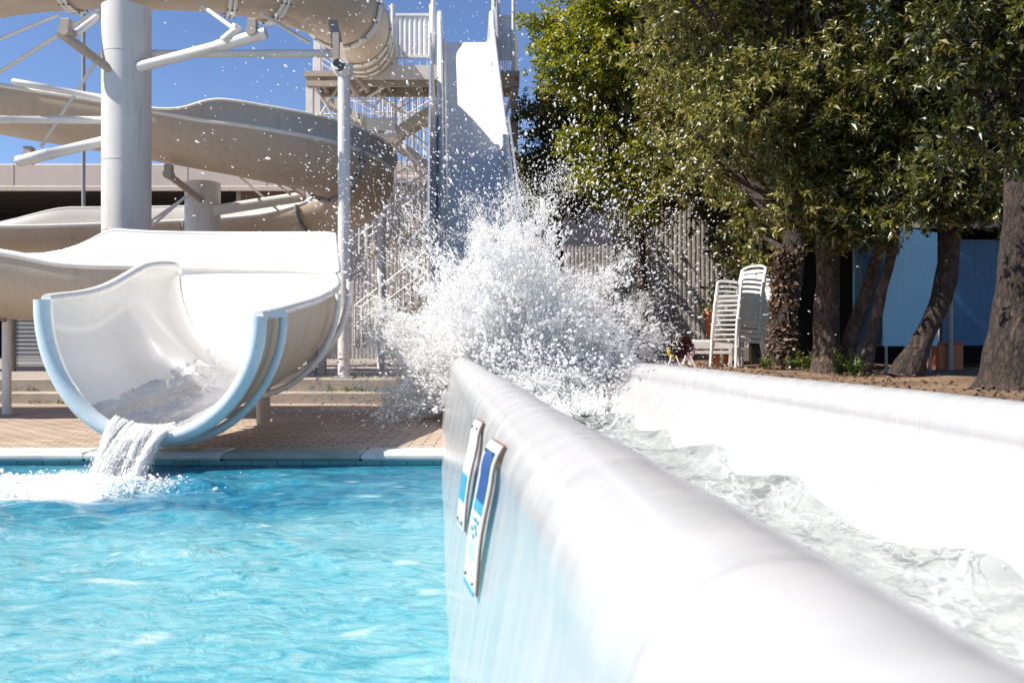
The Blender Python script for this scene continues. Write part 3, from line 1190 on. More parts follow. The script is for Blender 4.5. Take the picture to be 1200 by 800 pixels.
mast = thing('thin_mast', 'thin grey mast rising behind the left slide', 'mast', (-11.8, 23.5, .41))
tube_obj('pole', [(-11.8, 23.5, .41), (-11.8, 23.5, 11.0)], .05, M['galv'], mast, 10)

# ------------------------------------------------------------------ the tower with its stairs
TY, TB = 20.4, 21.2
tower = thing('slide_tower', 'tall white steel tower with platform and zigzag stairs beside the steep chute', 'tower', (-2.4, 21.0, .41))
for (x, y) in ((-4.83, TY), (.06, TY), (-4.83, TB), (.06, TB)):
    m = MB()
    m.box(x - .085, x + .085, y - .085, y + .085, .41, 7.0 if y < 21 else 8.5, bev=.01)
    m.build('post', M['white_steel'] if x < -1 else M['tower_brown'], tower)  # right posts coloured brown for the shade on them
m = MB()
m.box(-4.95, .18, TY - .12, TB + .1, 7.25, 7.38)
m.build('platform_floor', M['tower_brown'], tower)
m = MB()
for (z0, z1, yy, xa, xb) in ((7.02, 7.15, TY - .1, -4.9, .16), (7.04, 7.24, TB, -4.9, .16)):
    m.box(xa, xb, yy, yy + .1, z0, z1)
for x in np.arange(-4.6, .1, .78):
    m.box(x, x + .08, TY + .02, TB - .02, 7.1, 7.245)
m.build('floor_beams', M['tower_brown'], tower)
m = MB()
m.box(-3.9, -1.75, TY - .16, TY - .125, 7.16, 7.5)
m.build('edge_board', M['white_steel'], tower)


def guard(x0, x1, y, z0, z1, ph):
    m = MB()
    n = max(4, int((x1 - x0) / .11))
    rows = []
    xs_ = np.linspace(x0, x1, n * 4 + 1)
    rows = [[(x, y + .012 * (1 if (i // 2) % 2 else -1), z) for i, x in enumerate(xs_)] for z in (z0, z1)]
    rows2 = [[(x, yy + .012, z) for (x, yy, z) in r] for r in rows]
    m.grid(rows, smooth=False)
    m.grid(rows2, smooth=False)
    for z in (z0, z1):
        m.box(x0, x1, y - .03, y + .035, z - .03, z + .03)
    m.build('guard_panel', M['panel_white'], tower)
    for x in (x0 - .05, x1 + .05):
        tube_obj('guard_post', [(x, y, 7.36), (x, y, z1 + ph)], .05, M['white_steel'], tower, 10)
    m = MB()
    for x in np.linspace(x0 + .05, x1 - .05, max(4, int((x1 - x0) / .14))):
        m.box(x - .012, x + .012, y - .012, y + .012, 7.36, z0 - .031)
    m.build('bars', M['white_steel'], tower)


guard(-2.80, -1.98, TY, 7.75, 8.75, .25)
guard(-.28, -.02, TY, 7.7, 8.72, .5)
# leaning gate posts either side of the chute entrance
tube_obj('guard_post', [(-1.90, TY - .1, 7.36), (-1.86, TY - .1, 9.6)], .06, M['white_steel'], tower, 10)
tube_obj('guard_post', [(-.46, TY - .1, 7.36), (-.42, TY - .1, 9.6)], .055, M['white_steel'], tower, 10)
m = MB()
m.add([P(575, 12, 20.2), P(582, 10, 20.2), P(584, 45, 20.2), P(579, 52, 20.2), P(575, 12, 20.26), P(582, 10, 20.26), P(584, 45, 20.26), P(579, 52, 20.26)], [(0, 1, 2, 3), (7, 6, 5, 4), (0, 4, 5, 1), (1, 5, 6, 2), (2, 6, 7, 3), (3, 7, 4, 0)])
m.build('guard_panel', M['panel_white'], tower)


def flight(a, b, width, name='stair_flight', n=9, rail=True):
    """stringers and treads from a up to b, with handrails above"""
    a, b = Vector(a), Vector(b)
    d_ = Vector((b.x - a.x, b.y - a.y, 0)).normalized()
    s_ = Vector((-d_.y, d_.x, 0))
    m = MB()
    for k in (-1, 1):
        m.bar(a + s_ * (k * width / 2), b + s_ * (k * width / 2), .06, .2)
    for i in range(n):
        q = a.lerp(b, (i + .5) / n)
        m.bar(q - s_ * (width / 2 - .03), q + s_ * (width / 2 - .03), .22, .035)
    fo = m.build(name, M['stair_steel'], tower)
    if rail:
        for k in (-1, 1):
            m = MB()
            o = s_ * (k * (width / 2 + .04))
            up = Vector((0, 0, 1))
            m.tube([a + o + up * .95, b + o + up * .95], .028, 8)
            m.tube([a + o + up * .5, b + o + up * .5], .02, 8)
            for i in range(n + 1):
                q = a.lerp(b, i / n) + o
                m.tube([q, q + up * .95], .026 if i % n == 0 else .012, 6)
            m.build('handrail', M['white_steel'], fo)
    return fo


flight(P(452, 160, 22.0), P(372, 112, 22.0), .7, n=8)
flight(P(466, 158, 21.8), P(530, 118, 21.8), .7, n=8)
m = MB()
q = P(449, 160, 21.8)
m.box(q.x - .42, q.x + .42, 21.4, 22.4, q.z - .12, q.z, bev=.01)
m.build('landing', M['white_steel'], tower)
m = MB()
m.box(q.x - .34, q.x + .34, 21.32, 21.38, q.z + .04, q.z + .36, bev=.02)
m.build('landing_panel', M['panel_white'], tower)
flight(P(530, 215, 22.3), P(462, 168, 22.3), .7, n=8)
flight(P(425, 300, 21.4), P(512, 245, 21.4), .8, n=10)
flight(P(420, 405, 20.6), P(500, 345, 20.6), .8, n=10)
# tall screen of vertical bars behind the stairs
m = MB()
for px in np.arange(444, 515, 6.6):
    top = P(px, 112, 23.0)
    m.tube([Vector((top.x, 23.0, 4.6)), Vector((top.x, 23.0, 7.6))], .022, 6)
for py in (132, 212):
    a, b = P(440, py, 23.0), P(516, py, 23.0)
    m.tube([a, b], .028, 6)
m.build('bar_screen', M['white_steel'], tower)
m = MB()
for px in np.arange(372, 440, 9):
    m.tube([P(px, 150, 22.7), P(px, 118, 22.7)], .014, 6)
m.tube([P(366, 134, 22.7), P(440, 134, 22.7)], .02, 6)
m.tube([P(366, 119, 22.7), P(440, 119, 22.7)], .02, 6)
m.build('bar_screen', M['white_steel'], tower)
for a, b in (((412, 112), (438, 96)), ((424, 119), (462, 94))):
    tube_obj('brace', [P(*a, 21), P(*b, 20.6)], .04, M['white_steel'], tower, 8)
for a, b in (((398, 80), (420, 112)), ((408, 78), (432, 108))):
    tube_obj('brace', [P(*a, 19.6), P(*b, 19.9)], .07, M['tower_brown'], tower, 8)

for a, b, r_ in (((366, 96), (398, 150), .03), ((398, 100), (366, 150), .03), ((440, 108), (470, 132), .03), ((452, 110), (436, 128), .03), ((470, 168), (510, 214), .045), ((436, 205), (512, 244), .045), ((372, 92), (512, 92), .035), ((600, 110), (588, 150), .04), ((604, 150), (588, 195), .04)):
    tube_obj('brace', [P(*a, 21.0), P(*b, 21.0)], r_, M['white_steel'], tower, 8)

# ------------------------------------------------------------------ the steep chute down from the tower
chute = thing('steep_chute', 'steep straight white speed slide dropping from the tower into the splash', 'water slide', (-.56, 14, .41))
cc = [(21.0, 7.86), (20.2, 7.86), (19.55, 7.80), (19.0, 7.42), (17.5, 6.08), (15.9, 4.67), (14.0, 3.0), (12.4, 1.6), (11.3, .72), (10.5, .36), (9.6, .24)]
cp = catmull(cc, 6)
IN, WH, WT = .53, .36, .12


def chute_pt(i, off, up):
    y, z = cp[i]
    a = cp[max(i - 1, 0)]
    b = cp[min(i + 1, len(cp) - 1)]
    ty, tz = b[0] - a[0], b[1] - a[1]
    L = math.hypot(ty, tz)
    ny_, nz_ = tz / L, -ty / L           # upward normal
    if nz_ < 0:
        ny_, nz_ = -ny_, -nz_
    x = .67 - .088 * y + off
    return Vector((x, y + ny_ * up, z + nz_ * up))


m = MB()
prof = [(-IN, .10), (-IN + .03, .03), (-IN + .09, 0), (-.2, 0), (.2, 0), (IN - .09, 0), (IN - .03, .03), (IN, .10), (IN, -.06), (-IN, -.06)]
m.grid([[chute_pt(i, o, u_) for o, u_ in prof] for i in range(len(cp))], closed=True)
m.build('chute_bed', M['chute_white'], chute)
for sgn in (-1, 1):
    m = MB()
    rows = []
    for i in range(len(cp)):
        # the side wall rises into a horn by the entrance
        y = cp[i][0]
        e = math.exp(-((y - 19.7) / .42) ** 2)
        hh = WH + .34 * e
        tip = 1 - .35 * e
        o0, o1 = sgn * (IN + .002), sgn * (IN + WT)
        rows.append([chute_pt(i, o0, -.06), chute_pt(i, o0, hh - .05), chute_pt(i, (o0 + (o1 - o0) * .12), hh - .015), chute_pt(i, (o0 + o1) / 2, hh), chute_pt(i, o0 + (o1 - o0) * .88, hh - .015), chute_pt(i, o1, hh - .05), chute_pt(i, o1, -.06)])
    m.grid(rows, closed=True)
    for r in (rows[0], rows[-1]):
        m.add(r, [tuple(range(len(r)))])
    m.build('side_wall', M['chute_white'], chute)
def chute_guard(sgn, y0, y1, hh):
    m = MB()
    rows = []
    for i in range(len(cp)):
        if y1 <= cp[i][0] <= y0:
            o = sgn * (IN + WT + .004)
            rows.append([chute_pt(i, o, -.05), chute_pt(i, o, hh), chute_pt(i, o + sgn * .03, hh), chute_pt(i, o + sgn * .03, -.05)])
    m.grid(rows, closed=True, smooth=False)
    for r_ in (rows[0], rows[-1]):
        m.add(r_, [(0, 1, 2, 3)])
    m.build('side_guard', M['guard_blue'], chute)


M['guard_blue'] = painted('guard_blue_grey', (.20, .23, .30), .4, (.45, .45, .47), .4, True, 3)
chute_guard(-1, 16.4, 11.6, 1.9)  # height raised so that its shadow covers the chute bed
chute_guard(1, 15.9, 13.2, .5)
m = MB()
for i in range(14, 50, 5):
    m.bar(chute_pt(i, -IN - WT - .02, -.10), chute_pt(i, IN + WT + .02, -.10), .1, .07)
m.build('cross_bearers', M['galv'], chute)
for i in (16, 28, 38):
    for sgn in (-1, 1):
        a = chute_pt(i, sgn * (IN - .1), -.14)
        tube_obj('leg', [(a.x, a.y, .3), a], .06, M['galv'], chute, 10)

# ------------------------------------------------------------------ buildings behind
bl = thing('pool_building', 'low cream building with a deep fascia over a dark open front', 'building', (-14, 27, .41))
FY = 26.0
fz0, fz1 = P(0, 222, FY).z, P(0, 192, FY).z
m = MB()
m.box(-40, -6.62, FY, FY + .25, fz0, fz1, bev=.03)
m.box(-40, -6.60, FY - .06, FY - .003, fz0 - .06, fz0 + .1, bev=.02)
for x in (-15.2, -13.1, -9.9, -7.5):
    m.box(x, x + .015, FY - .012, FY - .004, fz0 + .1, fz1)
m.build('fascia', M['fascia'], bl)
m = MB()
m.box(-40, -6.4, FY + .25, 34, fz1 - .35, fz1 - .06)
m.build('roof', M['roof_dark'], bl)
m = MB()
m.box(-40, -6.4, 33.8, 34, .41, fz1 - .36)
m.box(-6.5, -6.4, FY + .3, 33.79, .41, fz1 - .36)
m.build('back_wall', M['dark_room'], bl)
m = MB()
m.box(-8.35, -6.52, FY + .26, FY + .5, .41, fz0 + .4)
m.build('wall', M['brown_wall'], bl)
for x in (-16.5, -12.2, -8.5):
    m = MB()
    m.box(x, x + .22, FY + .3, FY + .52, .41, fz0 + .3)
    m.build('post', M['tower_brown'], bl)

rb = thing('ribbed_building', 'grey ribbed metal building with a cream roof edge behind the splash', 'building', (2, 27, .41))
RY = 26.6


def ribbed(x0, x1, y, z0, z1, pitch=.12, dep=.010):
    m = MB()
    xs_ = []
    x = x0
    k = 0
    while x < x1:
        for f_, d_ in ((0, 0), (.42, 0), (.5, -dep), (.92, -dep)):
            xs_.append((x + f_ * pitch, y + d_))
        x += pitch
    m.grid([[(a, b, z0) for a, b in xs_], [(a, b, z1) for a, b in xs_]], smooth=False)
    return m


rz1 = P(0, 214, RY).z
ribbed(-6.35, 16, RY, .35, rz1).build('wall', M['corr'], rb)
m = MB()
m.box(-6.35, 16, RY - .5, RY - .1, rz1, rz1 + .12, bev=.02)
m.box(-6.35, 16, RY - .12, RY + .02, rz1 + .1, P(0, 190, RY).z, bev=.02)
m.build('roof_edge', M['fascia'], rb)
for x in np.arange(-5.6, 15, 1.95):
    m = MB()
    m.bar((x, RY - .46, rz1 + .14), (x + .75, RY - .14, P(0, 192, RY).z), .14, .05)
    m.build('gusset', M['fascia'], rb)
m = MB()
m.box(-6.35, 16, RY + .05, RY + 6, .35, rz1)
m.build('shell', M['brown_wall'], rb)
# lower ribbed screen wall to the right of the splash, nearer
sw = thing('ribbed_screen', 'tall ribbed metal screen in dappled light left of the stacked chairs', 'fence', (3.6, 18.6, .55))
ribbed(2.2, 5.6, 18.6, .85, 4.2, .10, .008).build('panel', M['corr'], sw)
m = MB()
m.box(2.2, 5.6, 18.5, 18.75, .5, .85, bev=.02)
m.build('plinth', M['strip'], sw)

# dark slatted gate behind the open trough at the left
for k, (xa, xb, lab) in enumerate(((15, 75, 'dark slatted screen panel nearest the left edge under the trough'), (78, 132, 'dark slatted screen panel nearer the slide mouth under the trough'))):
    Y = 15.4
    t = thing('slatted_screen', lab, 'screen', P((xa + xb) / 2, 437, Y), 0, 'dark slatted screens')
    a, b = P(xa, 437, Y), P(xb, 362, Y)
    m = MB()
    for z in np.arange(a.z + .12, b.z, .075):
        m.box(a.x + .04, b.x - .04, Y - .012, Y + .012, z, z + .055)
    m.build('slats', M['galv'], t)
    m = MB()
    m.box(a.x, a.x + .05, Y - .03, Y + .03, .41, b.z + .06)
    m.box(b.x - .05, b.x, Y - .03, Y + .03, .41, b.z + .06)
    m.box(a.x + .052, b.x - .052, Y - .025, Y + .025, .45, .5)
    m.build('frame', M['roof_dark'], t)
# brown posts by the bend foot
for (x0, x1, lab) in ((361, 372, 'left one of two short brown posts behind the slide bend'), (373, 382, 'right one of two short posts behind the slide bend')):
    a = P(x0, 430, 14.2)
    t = thing('short_post', lab, 'post', (a.x, 14.2, .41))
    m = MB()
    m.box(a.x, a.x + (x1 - x0) * .0142, 14.1, 14.25, .41, 2.6, bev=.01)
    m.build('shaft', M['tower_brown'] if x0 < 370 else M['fascia'], t)
    m = MB()
    m.box(a.x - .03, a.x + (x1 - x0) * .0142 + .005, 14.05, 14.3, .41, .43)
    m.build('foot', M['rust_steel'], t)


# ------------------------------------------------------------------ trees
def leaf_mesh(name, pos, axis, L, Wd, per, seed, mat, parent, droop=.25, spread=(.5, 1.3)):
    """sprays of folded leaves: pos/axis arrays of twig ends"""
    r = np.random.default_rng(seed)
    N = len(pos)
    pos = np.repeat(pos, per, 0)
    ax = np.repeat(axis, per, 0)
    n = len(pos)
    k = np.tile(np.arange(per), N)
    # a frame round each twig
    ref = np.where(np.abs(ax[:, 2:3]) < .9, np.array([[0, 0, 1.0]]), np.array([[0, 1.0, 0]]))
    u_ = np.cross(ax, ref)
    u_ /= np.linalg.norm(u_, axis=1)[:, None]
    v_ = np.cross(ax, u_)
    th = k * 2.4 + r.uniform(0, .9, n) + np.repeat(r.uniform(0, 6.28, N), per)
    el = r.uniform(spread[0], spread[1], n)
    dirv = ax * np.cos(el)[:, None] + (u_ * np.cos(th)[:, None] + v_ * np.sin(th)[:, None]) * np.sin(el)[:, None]
    dirv[:, 2] -= droop * r.uniform(.2, 1, n)
    dirv /= np.linalg.norm(dirv, axis=1)[:, None]
    base = pos + ax * (r.uniform(-1.6, .1, n) * L * .8)[:, None] + r.normal(0, L * .08, (n, 3))
    ln = L * r.uniform(.5, 1.3, n)
    wd = Wd * r.uniform(.75, 1.2, n)
    up = ax * .7 + r.normal(0, .45, (n, 3)) + [0, 0, .5]
    sd = np.cross(dirv, up)
    sd /= np.linalg.norm(sd, axis=1)[:, None] + 1e-9
    nm = np.cross(sd, dirv)
    fold = r.uniform(.1, .45, n)
    b = base
    c = base + dirv * (ln * .5)[:, None]
    t = base + dirv * ln[:, None] - nm * (ln * r.uniform(0, .22, n))[:, None]
    lft = base + dirv * (ln * .45)[:, None] - sd * (wd * .5)[:, None] + nm * (wd * fold)[:, None]
    rgt = base + dirv * (ln * .45)[:, None] + sd * (wd * .5)[:, None] + nm * (wd * fold)[:, None]
    V = np.stack([b, c, t, lft, rgt], 1).reshape(-1, 3)
    i0 = np.arange(n) * 5
    Fq = np.concatenate([np.stack([i0, i0 + 1, i0 + 2, i0 + 3], 1), np.stack([i0, i0 + 4, i0 + 2, i0 + 1], 1)])
    me = np_mesh(name, V, Fq, False)
    tint = np.repeat(np.clip(np.repeat(r.normal(.42, .2, N), per) + r.normal(0, .16, n), 0, 1), 5)
    a = me.attributes.new('tint', 'FLOAT', 'POINT')
    a.data.foreach_set('value', tint.astype(np.float32))
    return link(name, me, mat, parent)


def unit(v):
    return v / (np.linalg.norm(v, axis=-1, keepdims=True) + 1e-9)


def tree(name, label, trunk, radii, blobs, leafmat, bark, L, Wd, seed, dens=1.0, per=9, group='trees on the soil bank', extra=None, fork=.62, droop=.25, limbs=True):
    """trunk: list of points; blobs: (centre, (rx,ry,rz)) lumps that make up the crown"""
    r = np.random.default_rng(seed)
    rr = random.Random(seed)
    t = thing(name, label, 'tree', trunk[0], 0, group)
    m = MB()
    tp_ = catmull([tuple(p) for p in trunk], 7)
    rad = np.interp(np.linspace(0, 1, len(tp_)), np.linspace(0, 1, len(radii)), radii)
    m.tube([Vector(p) for p in tp_], list(rad), 18, jitter=.28, seed=seed)
    for e in (extra or []):
        pts = catmull([tuple(p) for p in e[0]], 6)
        m.tube([Vector(p) for p in pts], list(np.linspace(e[1], e[2], len(pts))), 12, jitter=.25, seed=seed + 3)
    if limbs:
        for c, sz in blobs:
            s = Vector(tp_[int(len(tp_) * rr.uniform(fork, .98))])
            e = Vector(c)
            mid = s.lerp(e, .5) + Vector((rr.uniform(-.15, .15), rr.uniform(-.15, .15), rr.uniform(0, .25)))
            pts = catmull([tuple(s), tuple(mid), tuple(e)], 5)
            rb_ = float(rad[-1]) * rr.uniform(.35, .6)
            m.tube([Vector(p) for p in pts], list(np.linspace(rb_, .012, len(pts))), 8, jitter=.15, seed=seed)
            for q in range(4):      # twigs inside the lump
                d_ = Vector((rr.gauss(0, 1), rr.gauss(0, 1), rr.gauss(0, 1) + .2)).normalized()
                e2 = e + Vector((d_.x * sz[0], d_.y * sz[1], d_.z * sz[2])) * .85
                m.tube([s.lerp(e, .7), e.lerp(e2, .5) + Vector((0, 0, .05)), e2], [.014, .009, .004], 5)
    m.build('trunk', bark, t)
    PS, AX = [], []
    for c, sz in blobs:
        c = np.array(c, dtype=float)
        sz = np.array(sz, dtype=float)
        area = (sz[0] * sz[1] + sz[1] * sz[2] + sz[0] * sz[2])
        n = int(area * 95 * dens)
        # small tufts over the lump, mostly near its skin, thinned by noise so that gaps open
        dv = unit(r.normal(size=(n, 3)))
        rad_ = r.uniform(0, 1, n) ** .28
        lump = 1 + .22 * np.sin(dv @ r.normal(0, 4, 3) + r.uniform(0, 6)) + .16 * np.sin(dv @ r.normal(0, 8, 3) + r.uniform(0, 6))
        p = c + dv * sz * (rad_ * lump)[:, None]
        g = np.sin(p @ r.normal(0, 3.2, 3) + 1) + np.sin(p @ r.normal(0, 5, 3)) + .7 * np.sin(p @ r.normal(0, 9, 3))
        keep = g > -1.15
        p, dv = p[keep], dv[keep]
        a = unit(dv / sz + r.normal(0, .35, dv.shape) + np.array([0, 0, .15]))
        PS.append(p)
        AX.append(a)
    leaf_mesh('crown', np.concatenate(PS), np.concatenate(AX), L, Wd, per, seed + 50, leafmat, t, droop)
    return t


def blobs_px(spec, seed, n, Yc, dY, size, jit=.35):
    """lumps spread through a region of the crown given by photo extents at distance Yc"""
    rr = random.Random(seed)
    x0, x1, y0, y1 = spec
    out = []
    tries = 0
    while len(out) < n and tries < 4000:
        tries += 1
        px, py = rr.uniform(x0, x1), rr.uniform(y0, y1)
        e = ((px - (x0 + x1) / 2) / ((x1 - x0) / 2)) ** 2 + ((py - (y0 + y1) / 2) / ((y1 - y0) / 2)) ** 2
        if e > 1.15:
            continue
        Y = Yc + rr.uniform(-dY, dY)
        s = size * rr.uniform(.65, 1.25)
        out.append((tuple(P(px, py, Y)), (s, s, s * rr.uniform(.7, .95))))
    return out


GZ = .55


def base(px, Y):
    return Vector(((px - 600) / FPX * Y, Y, GZ - .03))


# yellow-green tree at the left of the row
bl0 = blobs_px((664, 820, -140, 240), 3, 40, 16.2, 1.0, .78)
bl0 += [(tuple(P(630, 26, 16)), (.42, .42, .25)), (tuple(P(647, 48, 16)), (.5, .5, .36)), (tuple(P(662, 88, 16)), (.6, .6, .5)), (tuple(P(700, 208, 15.6)), (.62, .6, .5)), (tuple(P(745, 240, 15.6)), (.6, .55, .5))]
tree('broadleaf_tree', 'yellow green leafy tree at the left end of the row, behind the splash', [base(752, 16.4), P(752, 330, 16.4), P(750, 240, 16.4), P(745, 120, 16.2), P(735, -60, 16.0)], [.12, .09, .08, .07, .04], bl0, M['leaf_yel'], M['bark_a'], .115, .046, 31, 1.7, 9, fork=.4)
# dark bushy tree further back
bl1 = blobs_px((612, 712, 95, 240), 5, 18, 19.5, .8, .7)
tree('broadleaf_tree', 'small dark green tree between the chute and the yellow green tree', [Vector((1.2, 19.8, .3)), P(655, 260, 19.8), P(655, 170, 19.6)], [.1, .08, .05], bl1, M['leaf_dark'], M['bark_b'], .14, .055, 32, 1.3, 9, fork=.5)
# tree above the stacked chairs
bl2 = [q for q in blobs_px((770, 935, -60, 318), 8, 46, 15.0, .8, .70) if not (600 + q[0][0] / q[0][1] * 1000 < 862 and 400 - (q[0][2] - CAMZ) / q[0][1] * 1000 > 215)]
tree('broadleaf_tree', 'dark leafy tree with a rough ivy trunk beside the stacked chairs', [base(916, 12.4), P(918, 390, 12.4), P(925, 330, 12.4), P(932, 240, 12.7), P(930, 80, 13.2)], [.22, .18, .17, .15, .09], bl2, M['leaf_olive'], M['bark_b'], .105, .04, 33, 1.45, 9, fork=.6)
# big grey-olive tree, the lit middle of the row
bl3 = blobs_px((770, 1015, -190, 225), 12, 56, 10.2, .9, .56)
bl3 += [(tuple(P(x, y, 9.7)), (.42, .42, .36)) for x, y in ((890, 235), (930, 225), (965, 215), (1000, 225), (880, 265), (940, 190), (905, 150), (985, 150), (960, 250), (1010, 255))]
tree('broadleaf_tree', 'grey olive tree with a straight pale brown trunk in the middle of the row', [base(969, 10.8), P(970, 400, 10.8), P(970, 320, 10.8), P(967, 220, 10.9), P(950, 60, 11.0), P(930, -120, 11.0)], [.22, .165, .15, .14, .11, .06], bl3, M['leaf_olive'], M['bark_a'], .10, .031, 34, 1.65, 9, fork=.45, droop=.35)
# thin two-stemmed tree
bl4 = blobs_px((935, 1085, 130, 285), 14, 24, 9.9, .6, .46)
tree('broadleaf_tree', 'thin two stemmed tree leaning right in front of the blue tables', [base(1011, 10.2), P(1020, 400, 10.2), P(1033, 340, 10.2), P(1046, 290, 10.2), P(1050, 220, 10.3)], [.095, .07, .065, .06, .05], bl4, M['leaf_dark'], M['bark_a'], .095, .036, 35, 1.4, 9, extra=[([base(985, 10.9), P(1000, 385, 10.8), P(1022, 320, 10.6), P(1035, 250, 10.4)], .11, .05)], fork=.75)
# tree with the curved leaning trunk
bl5 = blobs_px((1010, 1190, -170, 235), 18, 44, 9.1, .6, .50)
bl5 += [(tuple(P(x, y, 8.8)), (.36, .36, .30)) for x, y in ((1050, 250), (1085, 245), (1110, 225), (1140, 240), (1165, 225), (1100, 180), (1130, 150))]
tree('broadleaf_tree', 'tree with a smooth curved trunk leaning right past the blue tables', [base(1058, 9.5), P(1075, 410, 9.5), P(1103, 350, 9.5), P(1114, 270, 9.6), P(1112, 140, 9.8), P(1100, -40, 9.8)], [.18, .125, .112, .105, .09, .05], bl5, M['leaf_dark'], M['bark_b'], .095, .036, 36, 1.5, 9, fork=.6)
# nearest tree at the right edge
bl6 = blobs_px((1070, 1330, -260, 190), 22, 50, 6.5, .5, .38)
bl6 += [(tuple(P(x, y, 6.2)), (.27, .27, .22)) for x, y in ((1120, 20), (1150, 60), (1185, 30), (1205, 80), (1165, 110), (1140, 150), (1200, 150), (1110, 90), (1185, 180), (1215, 20), (1090, 40))]
tree('broadleaf_tree', 'nearest tree at the right edge with the thickest bark covered trunk', [base(1188, 6.9), P(1191, 425, 6.9), P(1200, 330, 6.9), P(1205, 230, 6.9), P(1185, 140, 7.0), P(1145, 20, 7.2)], [.33, .235, .19, .17, .11, .05], bl6, M['leaf_dark'], M['bark_b'], .08, .030, 37, 1.55, 9, extra=[([P(1205, 240, 6.9), P(1232, 140, 6.9), P(1250, 20, 6.9)], .14, .06)], fork=.6)
# darker trees added behind to block light between the crowns
for k, (x0, x1, y0, y1, Y, lab) in enumerate(((840, 1010, 20, 350, 17.5, 'added dark tree in the second row behind the stacked chairs'), (1000, 1210, 20, 250, 17, 'added dark tree in the second row above the blue tables'), (1180, 1420, -40, 250, 14, 'added dark tree in the second row at the far right edge'))):
    bb = blobs_px((x0, x1, y0, y1), 40 + k, 30, Y, .8, 1.0)
    cxp = (x0 + x1) / 2
    tree('broadleaf_tree', lab, [base(cxp, Y + .3), P(cxp, 300, Y + .3), P(cxp, 150, Y)], [.2, .16, .08], bb, M['leaf_dark'], M['bark_b'], .17, .07, 60 + k, 1.0, 8, fork=.4)


def weed(px, Y, h_, seed, lab, n=14):
    r = np.random.default_rng(seed)
    b = base(px, Y) + Vector((0, 0, .03))
    t = thing('weed', lab, 'plant', b, 0, 'weeds at the tree feet')
    m = MB()
    ps, ax = [], []
    for k in range(n):
        d_ = Vector((r.normal(0, .35), r.normal(0, .35), 1)).normalized()
        e = b + d_ * (h_ * r.uniform(.5, 1.1)) + Vector((r.normal(0, .05), r.normal(0, .05), 0))
        m.tube([b + Vector((r.normal(0, .04), r.normal(0, .04), -.02)), b.lerp(e, .6), e], [.006, .004, .002], 5)
        for f_ in (.45, .7, 1):
            ps.append(b.lerp(e, f_))
            ax.append(d_)
    m.build('stems', M['weed'], t)
    leaf_mesh('foliage', np.array(ps), np.array(ax), .055, .028, 5, seed, M['weed'], t, .1)


weed(946, 11.2, .33, 1, 'weed left of the pale brown trunk')
weed(984, 10.3, .32, 2, 'weed between the pale brown trunk and the two stemmed tree')
weed(1002, 10.0, .22, 3, 'weed at the foot of the two stemmed tree')
weed(897, 12.0, .2, 4, 'weed at the foot of the rough ivy trunk')
weed(930, 11.9, .18, 6, 'weed just right of the rough ivy trunk')
# ivy and dead fronds clothing the rough trunk
n = 420
rv = np.random.default_rng(5)
zz_ = rv.uniform(.5, 2.3, n)
an = rv.uniform(PI * .55, PI * 1.7, n)
cxp = P(918, 400, 12.4)
pos = np.stack([cxp.x + (zz_ - .9) * .07 + .2 * np.cos(an), 12.4 + .2 * np.sin(an), zz_], 1)
axs = unit(np.stack([np.cos(an), np.sin(an), rv.normal(0, .4, n)], 1))
ivy = thing('ivy', 'dry brown ivy clinging to the rough trunk beside the stacked chairs', 'plant', (cxp.x, 12.1, GZ))
M['ivy'] = mat_leaf('leaf_ivy_dry', [(0, (.05, .03, .02)), (.6, (.16, .09, .06)), (1, (.28, .2, .13))], .2, .7)
leaf_mesh('foliage', pos, axs, .09, .06, 5, 70, M['ivy'], ivy, .4)

# ------------------------------------------------------------------ things on the bank
CH = Vector(((872 - 600) / FPX * 13.1, 13.1, GZ + .01))


def make_chair():
    t = thing('garden_chair', '', 'chair', (0, 0, 0), 0, 'stacked white garden chairs')
    wd = .27
    for sx in (-1, 1):
        m = MB()
        x = sx * wd
        # front leg up into the arm, back and down the rear leg
        m.tube(catmull([(x * 1.04, -.27, 0), (x, -.25, .3), (x, -.23, .6), (x, -.18, .655), (x, 0, .66), (x, .16, .65)], 5), .021, 8, flat=1.0)
        m.tube(catmull([(x * 1.04, .32, 0), (x, .25, .35), (x, .20, .55), (x * .97, .27, .85)], 5), .021, 8)
        m.bar((x, -.24, .41), (x, .235, .38), .03, .05)
        m.build('side_frame', M['plastic_white'], t, True)
    m = MB()
    for k in range(7):
        y = -.23 + k * .068
        m.box(-wd + .02, wd - .02, y, y + .05, .415 - k * .004, .43 - k * .004, bev=.004)
    m.build('seat', M['plastic_white'], t, True)
    m = MB()
    for k in range(6):
        z = .47 + k * .062
        y = .215 + (z - .5) * .17
        m.box(-wd + .015, wd - .015, y - .008, y + .01, z, z + .042, bev=.004)
    m.tube(catmull([(-wd * .97, .27, .84), (-wd * .5, .285, .885), (wd * .5, .285, .885), (wd * .97, .27, .84)], 5), .02, 8)
    m.build('backrest', M['plastic_white'], t, True)
    return t


